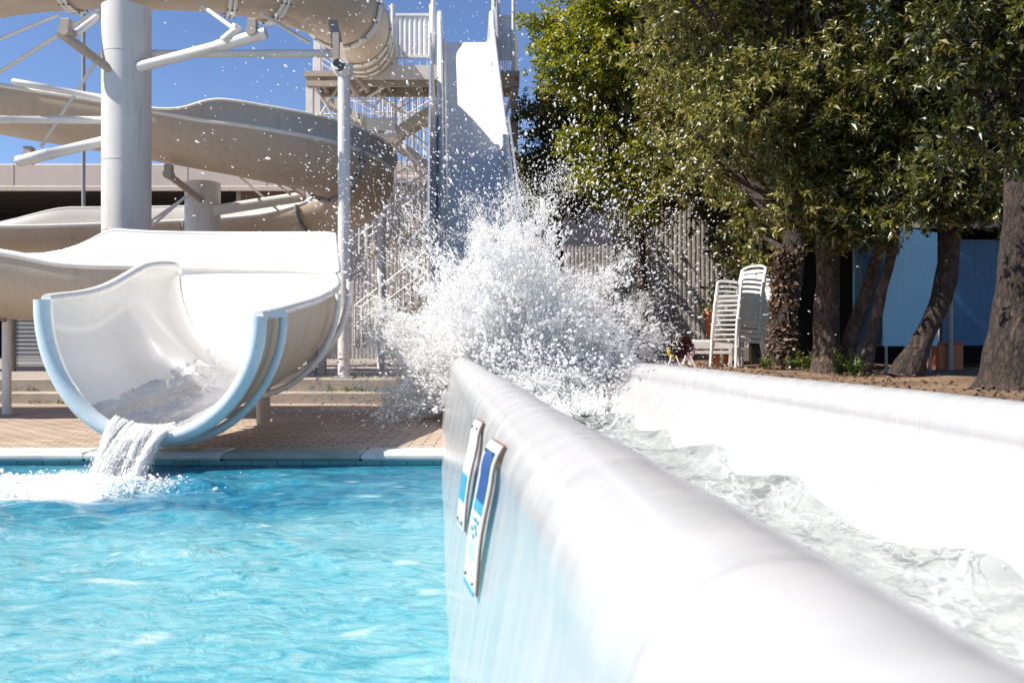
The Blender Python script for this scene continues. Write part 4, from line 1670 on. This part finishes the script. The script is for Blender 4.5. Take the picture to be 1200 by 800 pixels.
chair0 = make_chair()
NCH = 10
ordn = ['lowest', 'second from the bottom', 'third from the bottom', 'fourth from the bottom', 'fifth from the bottom', 'fifth from the top', 'fourth from the top', 'third from the top', 'second from the top', 'topmost']
kids = [c for c in bpy.data.objects if c.parent == chair0]
for si, (org, rz, cnt, lab) in enumerate(((CH + Vector((-.12, 0, 0)), -62, 10, 'front stack under the trees'), (CH + Vector((.42, .62, 0)), -14, 9, 'rear stack beside the rough trunk'))):
    for k in range(cnt):
        o = chair0 if (k == 0 and si == 0) else chair0.copy()
        if o is not chair0:
            C.objects.link(o)
            for ch in kids:
                d_ = ch.copy()
                C.objects.link(d_)
                d_.parent = o
        dirv = Matrix.Rotation(math.radians(rz), 3, 'Z') @ Vector((0, .010 * k, 0))
        o.location = org + dirv + Vector((random.uniform(-.008, .008), random.uniform(-.008, .008), .074 * k))
        o.rotation_euler = (random.uniform(-.008, .008), random.uniform(-.008, .008), math.radians(rz) + random.uniform(-.03, .03))
        nm = ordn[k] if k < cnt // 2 else ordn[NCH - cnt + k]
        o['label'] = 'white slatted garden chair, %s of the %s' % (nm, lab)

lg = thing('sun_lounger', 'low white slatted sun lounger left of the stacked chairs', 'sun lounger', (P(828, 425, 14.2).x, 14.2, GZ))
a = P(803, 400, 14.2)
b = P(852, 400, 14.2)
m = MB()
for k in range(9):
    x = a.x + (b.x - a.x) * k / 9
    m.box(x, x + .055, 13.95, 14.5, GZ + .40, GZ + .425, bev=.005)
m.build('slats', M['plastic_white'], lg)
m = MB()
for y in (13.93, 14.51):
    box_obj('side_rail', (a.x - .02, b.x + .02, y - .02, y + .02, GZ + .28, GZ + .399), M['plastic_white'], lg, .005)
box_obj('lower_rail', (a.x - .02, b.x, 13.905, 13.94, GZ + .2, GZ + .25), M['plastic_white'], lg)
for x in (a.x, b.x - .04):
    for y in (13.93, 14.5):
        m = MB()
        m.box(x, x + .045, y - .022, y + .022, GZ - .02, GZ + .279)
        m.build('leg', M['plastic_white'], lg)

rs = thing('round_chair', 'dark maroon round backed folding seat with yellow side and thin pale legs', 'chair', P(798, 430, 13.2))
q = P(799, 409, 13.2)
m = MB()
rows = []
for rr_ in np.linspace(0, 1, 8):
    rows.append([(q.x + .21 * rr_ * math.cos(t_), 13.2 + .14 * (1 - rr_ ** 2) + .02 * math.sin(3 * t_), q.z + .20 * rr_ * math.sin(t_)) for t_ in np.linspace(0, 2 * PI, 25)[:-1]])
m.grid(rows, closed=True)
m.grid([[(x, y + .03, z) for x, y, z in r] for r in rows], closed=True)
m.build('seat', M['maroon'], rs)
tube_obj('side_trim', [(q.x + .21 * math.cos(t_), 13.18, q.z + .20 * math.sin(t_)) for t_ in np.linspace(PI * .95, PI * 1.3, 8)], .03, M['yellow'], rs, 8)
for dx, ex in ((-.17, -.24), (-.1, -.03), (.12, .2), (.05, -.02)):
    tube_obj('leg', [(q.x + dx, 13.15, q.z - .1), (q.x + ex, 13.1, GZ - .02)], .012, M['white_steel'], rs, 8)

pot = thing('planter', 'terracotta planter behind the stacked chairs', 'planter', P(842, 425, 15.0))
a = P(842, 425, 15.0)
m = MB()
prof = [(.0, GZ), (.16, GZ), (.24, GZ + .85), (.27, GZ + .85), (.27, GZ + .93), (.23, GZ + .93), (.215, GZ + .8), (0, GZ + .8)]
m.grid([[(a.x + r_ * math.cos(t_), 15 + r_ * math.sin(t_), z_) for t_ in np.linspace(0, 2 * PI, 29)[:-1]] for r_, z_ in prof], closed=True)
m.build('pot', M['terracotta'], pot)
psn = np.array([[a.x + random.uniform(-.2, .2), 15 + random.uniform(-.2, .2), GZ + random.uniform(.85, 1.2)] for _ in range(40)])
leaf_mesh('foliage', psn, unit(rng.normal(size=(40, 3)) + [0, 0, .8]), .13, .05, 7, 90, M['leaf_dark'], pot)


# folded table-tennis tables
def table(label, loc, rz, gap=.30, dark=False, w_=1.37):
    t = thing('folded_table', label, 'folded table', loc, rz, 'folded blue tables under the shelter')
    H0, H1 = .34, 1.86
    mt = M['blue_shaded'] if dark else M['blue_sunlit']
    for sy in (-1, 1):
        y = sy * gap / 2
        m = MB()
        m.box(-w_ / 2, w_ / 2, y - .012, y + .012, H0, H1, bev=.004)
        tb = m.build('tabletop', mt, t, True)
        yy = y - sy * .03
        for z in (H0 + .05, H1 - .05):
            box_obj('rail', (-w_ / 2 + .03, w_ / 2 - .03, yy - .015, yy + .015, z - .02, z + .02), M['galv'], tb, 0, True)
        for sx in (-1, 1):
            m = MB()
            m.tube([(sx * (w_ / 2 - .12), yy, .0), (sx * (w_ / 2 - .12), yy, H1 - .3)], .018, 10)
            m.tube([(sx * (w_ / 2 - .12), yy - .02, .03), (sx * (w_ / 2 - .12), yy + .02, .03)], .035, 10)
            m.build('leg', M['galv'], t, True)
    return t


table('blue folded table coloured as if sunlit, seen between the two stemmed tree and the curved trunk', (P(1050, 400, 11.2).x, 11.2, GZ), math.radians(38), .40)
table('wide blue folded table darkened for deep shade left of the thickest trunk', (P(1150, 400, 12.4).x, 12.4, GZ), math.radians(4), .3, True)
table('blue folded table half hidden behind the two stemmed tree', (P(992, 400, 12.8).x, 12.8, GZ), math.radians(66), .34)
bx = thing('red_crate', 'red crate in the shade under the dark blue table', 'crate', P(1103, 430, 12.2))
q = P(1102, 432, 12.2)
m = MB()
m.box(q.x - .12, q.x + .22, 12.0, 12.05, GZ, GZ + .36, bev=.01)
m.box(q.x - .12, q.x + .22, 12.3, 12.35, GZ, GZ + .36, bev=.01)
m.box(q.x - .12, q.x - .09, 12.051, 12.299, GZ, GZ + .36)
m.box(q.x + .19, q.x + .22, 12.051, 12.299, GZ, GZ + .36)
m.box(q.x - .089, q.x + .189, 12.051, 12.299, GZ + .01, GZ + .05)
m.build('body', M['terracotta'], bx)
m = MB()
m.box(q.x - .13, q.x + .23, 11.985, 12.36, GZ + .361, GZ + .39, bev=.01)
m.build('lid', M['terracotta'], bx)

sh = thing('open_shelter', 'dark open shelter with a brown roof over the blue tables', 'shelter', (6.5, 14, GZ))
m = MB()
v = [(4.6, 12.3, 2.72), (11, 11.4, 2.58), (11, 16, 3.1), (4.6, 16, 3.1)]
m.add(v + [(x, y, z + .08) for x, y, z in v], [(3, 2, 1, 0), (4, 5, 6, 7), (0, 1, 5, 4), (1, 2, 6, 5), (2, 3, 7, 6), (3, 0, 4, 7)])
m.build('roof', M['roof_dark'], sh)
m = MB()
m.bar((4.6, 12.25, 2.66), (11, 11.35, 2.52), .07, .16)
m.build('roof_edge', M['tower_brown'], sh)
m = MB()
m.box(4.4, 12, 15.7, 15.85, GZ - .1, 3.05)
m.box(11.2, 11.3, 11.5, 15.69, GZ - .1, 3.0)
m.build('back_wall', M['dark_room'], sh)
for (x, y) in ((P(1116, 400, 11.9).x, 11.95), (9.5, 11.7)):
    tube_obj('post', [(x, y, GZ - .05), (x, y, 2.6)], .035, M['galv'], sh, 10)

# weeds in the joints of the terrace
r = np.random.default_rng(77)
n = 260
wx = r.uniform(-9, -.6, n)
step = r.integers(0, 2, n)
wy = np.where(step == 0, 11.88, 12.28) + r.normal(0, .02, n)
wz = np.where(step == 0, DECK, .235) + .03
keep = evalf(sinfield(5, 6, .8, 3), np.stack([wx, wy], 1)) > .1
pos = np.stack([wx, wy, wz], 1)[keep]
g = leaf_mesh('joint_weeds', pos, unit(r.normal(0, .4, pos.shape) + [0, 0, 1]), .07, .02, 6, 78, M['weed'], None, .05)
tag(g, 'low yellow green weeds in the joints of the paved steps', 'weeds', None, 'stuff')
# fallen leaves on the soil
n = 1800
lp = np.array([[*F(2.3 + abs(r.normal(0, 1.3)), r.uniform(4, 14), .588 + .006 * r.random())] for _ in range(n)])
g = leaf_mesh('fallen_leaves', lp, unit(r.normal(0, 1, lp.shape) * [1, 1, .04]), .05, .03, 1, 79, M['ivy'], None, .0, (.0, .12))
tag(g, 'dry brown leaves fallen on the soil bank', 'leaves', None, 'stuff')


# ------------------------------------------------------------------ water in the air
ph_ = (1 + 5 ** .5) / 2
ICO = np.array([(-1, ph_, 0), (1, ph_, 0), (-1, -ph_, 0), (1, -ph_, 0), (0, -1, ph_), (0, 1, ph_), (0, -1, -ph_), (0, 1, -ph_), (ph_, 0, -1), (ph_, 0, 1), (-ph_, 0, -1), (-ph_, 0, 1)])
ICO /= np.linalg.norm(ICO[0])
ICF = np.array([(0, 11, 5), (0, 5, 1), (0, 1, 7), (0, 7, 10), (0, 10, 11), (1, 5, 9), (5, 11, 4), (11, 10, 2), (10, 7, 6), (7, 1, 8), (3, 9, 4), (3, 4, 2), (3, 2, 6), (3, 6, 8), (3, 8, 9), (4, 9, 5), (2, 4, 11), (6, 2, 10), (8, 6, 7), (9, 8, 1)])


def drops(name, pos, size, direc, stretch, mat, seed):
    r = np.random.default_rng(seed)
    n = len(pos)
    direc = unit(direc)
    ref = unit(r.normal(size=(n, 3)))
    u_ = unit(np.cross(direc, ref))
    v_ = np.cross(direc, u_)
    wob = r.uniform(.72, 1.28, (n, 12))
    sx, sy = r.uniform(.75, 1.2, n), r.uniform(.75, 1.2, n)
    loc = ICO[None] * wob[..., None]
    V = pos[:, None] + size[:, None, None] * (loc[..., 0:1] * (u_ * sx[:, None])[:, None] + loc[..., 1:2] * (v_ * sy[:, None])[:, None] + loc[..., 2:3] * (direc * stretch[:, None])[:, None])
    Fc = (ICF[None] + (np.arange(n) * 12)[:, None, None]).reshape(-1, 3)
    return link(name, np_mesh(name, V.reshape(-1, 3), Fc, True), mat)


def px_to_world(px, py, Y):
    return np.stack([(px - 600) / FPX * Y, Y, CAMZ - (py - 400) / FPX * Y], 1)


r = np.random.default_rng(101)
OR = np.array([.0, 9.7, .35])         # where the rider hits the water
f_web = sinfield(51, 40, 9, 34, 3)
f_big = sinfield(52, 18, 3, 9, 3)
f_mid = sinfield(53, 24, 6, 16, 3)


def envelope(dirs):
    """reach of the splash for each direction (a lobed fan)"""
    th = np.arctan2(dirs[:, 2], dirs[:, 0])           # 0 right, pi/2 up, pi left
    R = 1.62 + .10 * np.sin(th * 5 + .4) + .13 * np.sin(th * 9 + 1.3) + .10 * np.sin(th * 14 + 2) + .08 * np.sin(th * 25)
    R *= 1 - .30 * np.exp(-((th - PI - .05) / .42) ** 2) - .10 * np.exp(-((th - .2) / .4) ** 2)
    R -= .10 * np.exp(-((th - 1.35) / .38) ** 2) + .18 * np.exp(-((th - 2.55) / .3) ** 2)
    return R


def burst(n, lo, hi, power, yspread, seed):
    rr = np.random.default_rng(seed)
    th = rr.uniform(-.35, PI + .35, n)
    d_ = np.stack([np.cos(th), rr.normal(0, yspread, n), np.sin(th)], 1)
    R = envelope(d_)
    t = lo + (hi - lo) * rr.uniform(0, 1, n) ** power
    p = OR + d_ * (R * t)[:, None]
    p[:, 0] *= 1.0
    p[:, 2] += .25 - .15 * np.abs(d_[:, 0])
    return p, d_, t


def web(p):
    a = evalf(f_web, p)
    b = evalf(f_mid, p)
    return np.minimum(np.abs(a), np.abs(b) * 1.1)


P_, S_, D_, T_ = [], [], [], []
# 1 dense lacy body
p, d_, t = burst(1000000, .0, 1.0, .62, .42, 1)
wv = web(p)
den = np.clip(1.25 - t * .9 + .35 * evalf(f_big, p) * (.25 + t), .02, 1.4)
keep = (wv < .10 * den + .02) & (r.uniform(0, 1, len(p)) < .9)
p, d_, t, wv = p[keep], d_[keep], t[keep], wv[keep]
sz = np.exp(r.normal(math.log(.0050), .5, len(p))) * (1.1 - .2 * t)
P_.append(p); S_.append(sz); D_.append(d_ * [1, 1, 1] + r.normal(0, .4, p.shape) + [0, 0, -.1]); T_.append(r.uniform(1.0, 3.6, len(p)))
nA = len(p)
# 2 fingers thrown outward with round drops at their ends
for k in range(330):
    th = r.uniform(-.15, PI + .15)
    dd = np.array([math.cos(th), r.normal(0, .3), math.sin(th)])
    Rm = float(envelope(dd[None])[0]) * r.uniform(.75, 1.22)
    L0 = r.uniform(.12, .5)
    n = int(r.uniform(12, 46))
    s = np.sort(r.uniform(0, 1, n))
    q = OR + dd * (Rm - L0 + L0 * s)[:, None]
    q[:, 2] += .2 - .10 * s ** 2
    wig = np.stack([np.sin(s * r.uniform(3, 9) + r.uniform(0, 6)) * .03 for _ in range(3)], 1)
    q = q + wig + r.normal(0, .006 + .022 * s[:, None], (n, 3))
    P_.append(q)
    S_.append(np.exp(r.normal(math.log(.0062), .45, n)) * (.75 + .75 * s ** 3))
    D_.append(np.tile(dd, (n, 1)) + r.normal(0, .35, (n, 3)))
    T_.append(r.uniform(1.0, 3.0, n))
# 3 white mass at the foot of the splash, between the walls
n = 60000
th = r.uniform(0, PI, n)
rad = np.abs(r.normal(0, .55, n))
q = np.stack([OR[0] + .02 + .95 * rad * np.cos(th) + r.normal(0, .08, n), OR[1] - .3 + r.normal(0, .45, n), .25 + .85 * rad * np.sin(th)], 1)
keep = web(q) < .24
q = q[keep]
P_.append(q); S_.append(np.exp(r.normal(math.log(.0085), .45, len(q)))); D_.append(r.normal(0, 1, q.shape)); T_.append(r.uniform(1, 1.8, len(q)))
pos, siz, dr, stt = (np.concatenate(x) for x in (P_, S_, D_, T_))
ok = r.uniform(0, 1, len(pos)) > np.clip((-pos[:, 0] - 1.05) * 2.2, 0, 1) * np.clip((.95 - pos[:, 2]) * 1.8, 0, .93)
pos, siz, dr, stt = pos[ok], siz[ok], dr[ok], stt[ok]
o = drops('water_splash', pos, siz, dr, stt, M['foam'], 7)
tag(o, 'big white splash bursting up where the steep chute meets the flume', 'splash', None, 'stuff')
print('splash drops', len(pos), 'body', nA)

n = 90000
so = 10.3 - np.abs(r.normal(0, 1.15, n))
oo = r.uniform(.45, 1.72, n)
q2 = np.stack([oo, so], 1)
dens_ = np.clip(1.15 - (10.3 - so) / 2.6, 0, 1)
kp = np.abs(evalf(sinfield(61, 26, 4, 18), q2)) < 1.3 * dens_
q2 = q2[kp]
fz = .25 + np.abs(r.normal(0, .07, len(q2))) * (1 + 1.5 * np.clip(q2[:, 1] - 8.5, 0, 2))
fpos = np.array([F(a_, b_, c_) for (a_, b_), c_ in zip(q2, fz)])
o = drops('churning_froth', fpos, np.exp(r.normal(math.log(.0065), .5, len(fpos))), r.normal(0, 1, fpos.shape), r.uniform(1, 2.2, len(fpos)), M['foam'], 62)
tag(o, 'white froth churning on the flume water under the splash', 'froth', None, 'stuff')

# lumps of white water inside the splash
m = MB()
rr = random.Random(9)
for k in range(46):
    th = rr.uniform(.0, PI)
    ra = rr.uniform(0, .75) ** .8
    c = Vector((OR[0] + 1.0 * ra * math.cos(th) - .03, OR[1] + rr.uniform(-.15, .5), .42 + .95 * ra * math.sin(th)))
    R0 = rr.uniform(.10, .24) * (1.15 - ra * .6)
    rows = []
    for i in range(19):
        la = -PI / 2 + PI * i / 18
        row = []
        for j in range(28):
            lo = 2 * PI * j / 28
            d0 = Vector((math.cos(la) * math.cos(lo), math.cos(la) * math.sin(lo), math.sin(la)))
            q = c + d0 * R0
            nn = mnoise.noise(q * 5) * .55 + mnoise.noise(q * 12) * .5 + mnoise.noise(q * 27) * .4
            row.append(c + d0 * (R0 * (1 + .75 * nn)))
        rows.append(row)
    m.grid(rows, closed=True)
o = m.build('white_water', M['foam'])
tag(o, 'solid white water churning in the heart of the splash', 'splash', None, 'stuff')

TET = np.array([(1, 1, 1), (1, -1, -1), (-1, 1, -1), (-1, -1, 1)]) / 3 ** .5
TEF = np.array([(0, 1, 2), (0, 3, 1), (0, 2, 3), (1, 3, 2)])


def mist(name, pos, size, direc, stretch, mat, seed):
    rr_ = np.random.default_rng(seed)
    n = len(pos)
    direc = unit(direc)
    u_ = unit(np.cross(direc, unit(rr_.normal(size=(n, 3)))))
    v_ = np.cross(direc, u_)
    V = pos[:, None] + size[:, None, None] * (TET[None, :, 0:1] * u_[:, None] + TET[None, :, 1:2] * v_[:, None] + TET[None, :, 2:3] * (direc * stretch[:, None])[:, None])
    Fc = (TEF[None] + (np.arange(n) * 4)[:, None, None]).reshape(-1, 3)
    return link(name, np_mesh(name, V.reshape(-1, 3), Fc, True), mat)


p, d_, t = burst(1300000, .0, 1.2, .68, .42, 3)
den = np.clip(1.15 - t * .95 + .5 * evalf(f_big, p) * (.2 + t), .0, 1.3)
keep = (web(p) < .30 * den) & (p[:, 2] > .1) & (r.uniform(0, 1, len(p)) > np.clip((-p[:, 0] - 1.05) * 2.2, 0, 1) * np.clip((.95 - p[:, 2]) * 1.8, 0, .93))
p, d_, t = p[keep], d_[keep], t[keep]
o = mist('water_mist', p, np.exp(r.normal(math.log(.0036), .4, len(p))), d_ + r.normal(0, .35, p.shape), r.uniform(1, 3.5, len(p)), M['mist'], 33)
tag(o, 'fine white mist filling the splash between its larger drops', 'spray', None, 'stuff')
print('mist', len(p))

def cloud_mat(name, dens):
    mt = bpy.data.materials.new(name)
    mt.use_nodes = True
    nn, ll = mt.node_tree.nodes, mt.node_tree.links
    nn.remove(nn['Principled BSDF'])
    pv = nn.new('ShaderNodeVolumePrincipled')
    pv.inputs['Color'].default_value = (.99, .99, .99, 1)
    pv.inputs['Density'].default_value = dens
    pv.inputs['Anisotropy'].default_value = .2
    ll.new(pv.outputs[0], nn['Material Output'].inputs['Volume'])
    return mt


for k, (c, rad3, dens) in enumerate((((-.02, 9.75, .95), (1.25, .8, .95), .14), ((-.05, 9.7, .80), (.8, .6, .68), .55))):
    m = MB()
    rows = []
    for i in range(25):
        la = -PI / 2 + PI * i / 24
        row = []
        for j in range(36):
            lo = 2 * PI * j / 36
            d0 = Vector((math.cos(la) * math.cos(lo), math.cos(la) * math.sin(lo), math.sin(la)))
            e = 1 + .35 * mnoise.noise(d0 * 2.2 + Vector((k, 0, 0))) + .18 * mnoise.noise(d0 * 5)
            row.append((c[0] + d0.x * rad3[0] * e, c[1] + d0.y * rad3[1] * e, max(.16, c[2] + d0.z * rad3[2] * e)))
        rows.append(row)
    m.grid(rows, closed=True)
    o = m.build('spray_cloud', cloud_mat('spray_cloud_%d' % k, dens))
    tag(o, ('thin outer haze of spray round the splash', 'denser misty heart of the splash')[k], 'spray', None, 'stuff')
sc.cycles.volume_bounces = 3

# spray: single drops flung over the whole scene
pp_, ss_ = [], []
def cloud(n, px, py, Y, s0, sd, seed):
    q = px_to_world(px, py, Y)
    pp_.append(q)
    ss_.append(np.exp(np.random.default_rng(seed).normal(math.log(s0), sd, n)))
n = 4600     # halo round the splash
th = r.uniform(-.5, PI + .5, n)
rad = 150 * (1 + np.abs(r.normal(0, .38, n)))
cloud(n, 592 + rad * 1.12 * np.cos(th), 395 - rad * np.sin(th), r.uniform(8.8, 11, n), 0.0055, .5, 1)
n = 1400     # up the chute and left over the slide
cloud(n, r.normal(500, 110, n), np.abs(r.normal(150, 85, n)), r.uniform(7.5, 12, n), 0.0052, .5, 2)
n = 1500     # right, before the trees and the ribbed screen
cloud(n, 640 + np.abs(r.normal(0, 110, n)), r.normal(255, 85, n), r.uniform(8.5, 11, n), 0.0055, .5, 3)
n = 1000     # falling left of the flume
cloud(n, r.normal(455, 45, n), r.normal(385, 65, n), r.uniform(8, 10.5, n), 0.0063, .5, 4)
n = 260
cloud(n, r.normal(440, 50, n), r.normal(475, 25, n), r.uniform(7.2, 9, n), 0.0052, .45, 5)
n = 240
cloud(n, r.uniform(180, 700, n), r.uniform(-5, 260, n), r.uniform(6, 10, n), 0.0046, .5, 6)
pos = np.concatenate(pp_)
siz = np.clip(np.concatenate(ss_) * .85, .0025, .014)
ok = (pos[:, 2] > .15)
pos, siz = pos[ok], siz[ok]
flow = unit(pos - OR + [0, 0, .3]) + [0, 0, -.4] + r.normal(0, .2, pos.shape)
o = drops('water_spray', pos, siz, flow, r.uniform(1.0, 2.6, len(pos)), M['drop'], 8)
tag(o, 'loose drops of spray flying round the splash and over the slide', 'spray', None, 'stuff')

# water pouring from the slide mouth into the pool
m = MB()
rr = random.Random(12)
LX0, LX1 = -3.04, -2.50
dp, ds, dd_ = [], [], []
for k in range(620):
    fr_ = rr.betavariate(1.5, 1.5)
    x = -3.0 + .47 * fr_
    tt = (x + 2.68) / .78
    z0 = .257 + .9 * (1 - math.sqrt(max(0, 1 - min(1, tt * tt)))) + .01 + .06 * rr.random() ** 1.2
    vy_ = -2.9 + .45 * math.sin(fr_ * 9 + 1) + rr.gauss(0, .22)
    T = .25
    vx_ = ((-2.84 + .32 * fr_) - x) / T + .12 * math.sin(fr_ * 23) + rr.gauss(0, .05)
    vz_ = -.1 + .12 * math.sin(fr_ * 14) + rr.gauss(0, .08)
    ph0 = rr.uniform(0, 6)
    pts = []
    for q in range(14):
        t = .34 * q / 13
        z = z0 + vz_ * t - 4.9 * t * t
        if z < -.02:
            break
        wv_ = .006 * t / .2
        pts.append((x + vx_ * t + wv_ * math.sin(ph0 + t * 40), 6.42 + vy_ * t, z + wv_ * math.cos(ph0 * 2 + t * 36)))
    if len(pts) > 3:
        r0 = rr.lognormvariate(math.log(.0040), .45)
        m.tube(pts, [r0 * (1.15 - .5 * i_ / len(pts)) for i_, _ in enumerate(pts)], 6, caps=False)
        for _ in range(5):
            q = pts[min(len(pts) - 1, int(len(pts) * (.25 + .75 * rr.random() ** .6)))]
            sp_ = .006 + .02 * (6.42 - q[1])
            dp.append((q[0] + rr.gauss(0, sp_), q[1] + rr.gauss(0, sp_), max(.0, q[2] + rr.gauss(0, sp_))))
            ds.append(rr.lognormvariate(math.log(.0036), .45))
            dd_.append((vx_, vy_, -1.5))
# a smooth sheet of water under the strands
rows_o, rows_i = [], []
for q in range(16):
    t = .29 * q / 15
    ro, ri = [], []
    for k in range(40):
        fr_ = k / 39
        x = -2.99 + .45 * fr_
        tt = (x + 2.68) / .78
        z0 = .257 + .9 * (1 - math.sqrt(max(0, 1 - min(1, tt * tt)))) + .035
        vy_ = -2.9 + .45 * math.sin(fr_ * 9 + 1)
        vx_ = ((-2.84 + .32 * fr_) - x) / .25 + .12 * math.sin(fr_ * 23)
        vz_ = -.1 + .12 * math.sin(fr_ * 14)
        nz_ = .02 * t / .29 * mnoise.noise(Vector((fr_ * 9, t * 14, 1)))
        pz = Vector((x + vx_ * t, 6.42 + vy_ * t + nz_, z0 + vz_ * t - 4.9 * t * t))
        ro.append(pz)
        ri.append(pz + Vector((0, .03 * (1 - .5 * t / .29) * math.sin(PI * min(1, max(0, fr_))) + .002, -.02)))
    rows_o.append(ro)
    rows_i.append(ri)
m.grid(rows_o)
m.grid(rows_i, flip=True)
for _ in range(16000):       # churn where it lands, drifting left
    a_ = rr.uniform(0, 6.283)
    q = abs(rr.gauss(0, .3))
    dp.append((LAND[0] + .02 + q * math.cos(a_) - abs(rr.gauss(0, .5)), LAND[1] + .5 * q * math.sin(a_), abs(rr.gauss(0, .028))))
    ds.append(rr.lognormvariate(math.log(.0042), .5))
    dd_.append((rr.gauss(0, 1), rr.gauss(0, 1), .3))
o = m.build('pouring_water', M['foam'])
tag(o, 'white water pouring from the pale blue slide mouth into the pool', 'water', None, 'stuff')
o = drops('falling_drops', np.array(dp), np.array(ds), np.array(dd_), np.full(len(dp), 1.4), M['foam'], 15)
tag(o, 'froth and drops round the water pouring into the pool', 'water', None, 'stuff')

base_ = np.array(dp)[:3000]
rq = np.random.default_rng(88)
mp_ = np.repeat(base_, 3, 0) + rq.normal(0, 1, (len(base_) * 3, 3)) * [.012, .02, .016]
mp_ = mp_[mp_[:, 2] > .0]
o = mist('falling_mist', mp_, np.exp(rq.normal(math.log(.0032), .45, len(mp_))), np.tile([[.1, -2.2, -1.3]], (len(mp_), 1)) + rq.normal(0, .3, mp_.shape), rq.uniform(1.5, 6, len(mp_)), M['mist'], 44)
tag(o, 'fine white streaks in the water pouring from the slide mouth', 'water', None, 'stuff')

# water in the slide: a film on the floor of the last bend, and the surge riding up its outer wall
def film(name, i0, i1, k0, k1, lift, amp, mat, label):
    rows = []
    for i in np.arange(i0, i1 + .01, .25):
        f0 = int(math.floor(i)); f1 = min(f0 + 1, LAST); fr = i - f0
        a = trough_pts(path[f0], FR[f0], -lift)
        b = trough_pts(path[f1], FR[f1], -lift)
        row = []
        wob_ = 2.2 * mnoise.noise(Vector((i * .22, 3.1, 0))) + .5 * mnoise.noise(Vector((i * .6, 7.7, 0)))
        for k in np.arange(k0, k1 + .01, .25):
            k = k if k1 < 8 else min(NT - 1, max(1, k + wob_ * (1 if k < (k0 + k1) / 2 else -1) * abs(k - (k0 + k1) / 2) / ((k1 - k0) / 2)))
            g0 = int(math.floor(k)); g1 = min(g0 + 1, NT); gr = k - g0
            q = (a[g0].lerp(a[g1], gr)).lerp(b[g0].lerp(b[g1], gr), fr)
            edge = min(1, (i - i0) / 3, (i1 - i) / 3 if i1 < LAST else 1, max(0, (k - k0) / 2), max(0, (k1 - k) / 2))
            nn = mnoise.noise(q * 4) + .6 * mnoise.noise(q * 10)
            ax_ = FR[f0][0] + Vector((0, 0, .85))
            d_ = (ax_ - q).normalized()
            row.append(q + d_ * (amp * max(0, edge) * (.6 + nn) - (.0 if edge > .1 else lift * 1.3)))
        rows.append(row)
    m = MB()
    m.grid(rows, flip=True)
    o = m.build(name, mat)
    tag(o, label, 'water', None, 'stuff')


film('slide_water', LAST - 26, LAST, 9, 20, .010, .003, M['film'], 'thin clear water running down the floor of the slide mouth')
film('water_surge', idx_near(-2.75, 9.3), idx_near(-2.62, 7.6), 0, 6, .03, .09, M['surge'], 'clear water surging up the outer wall of the slide bend')
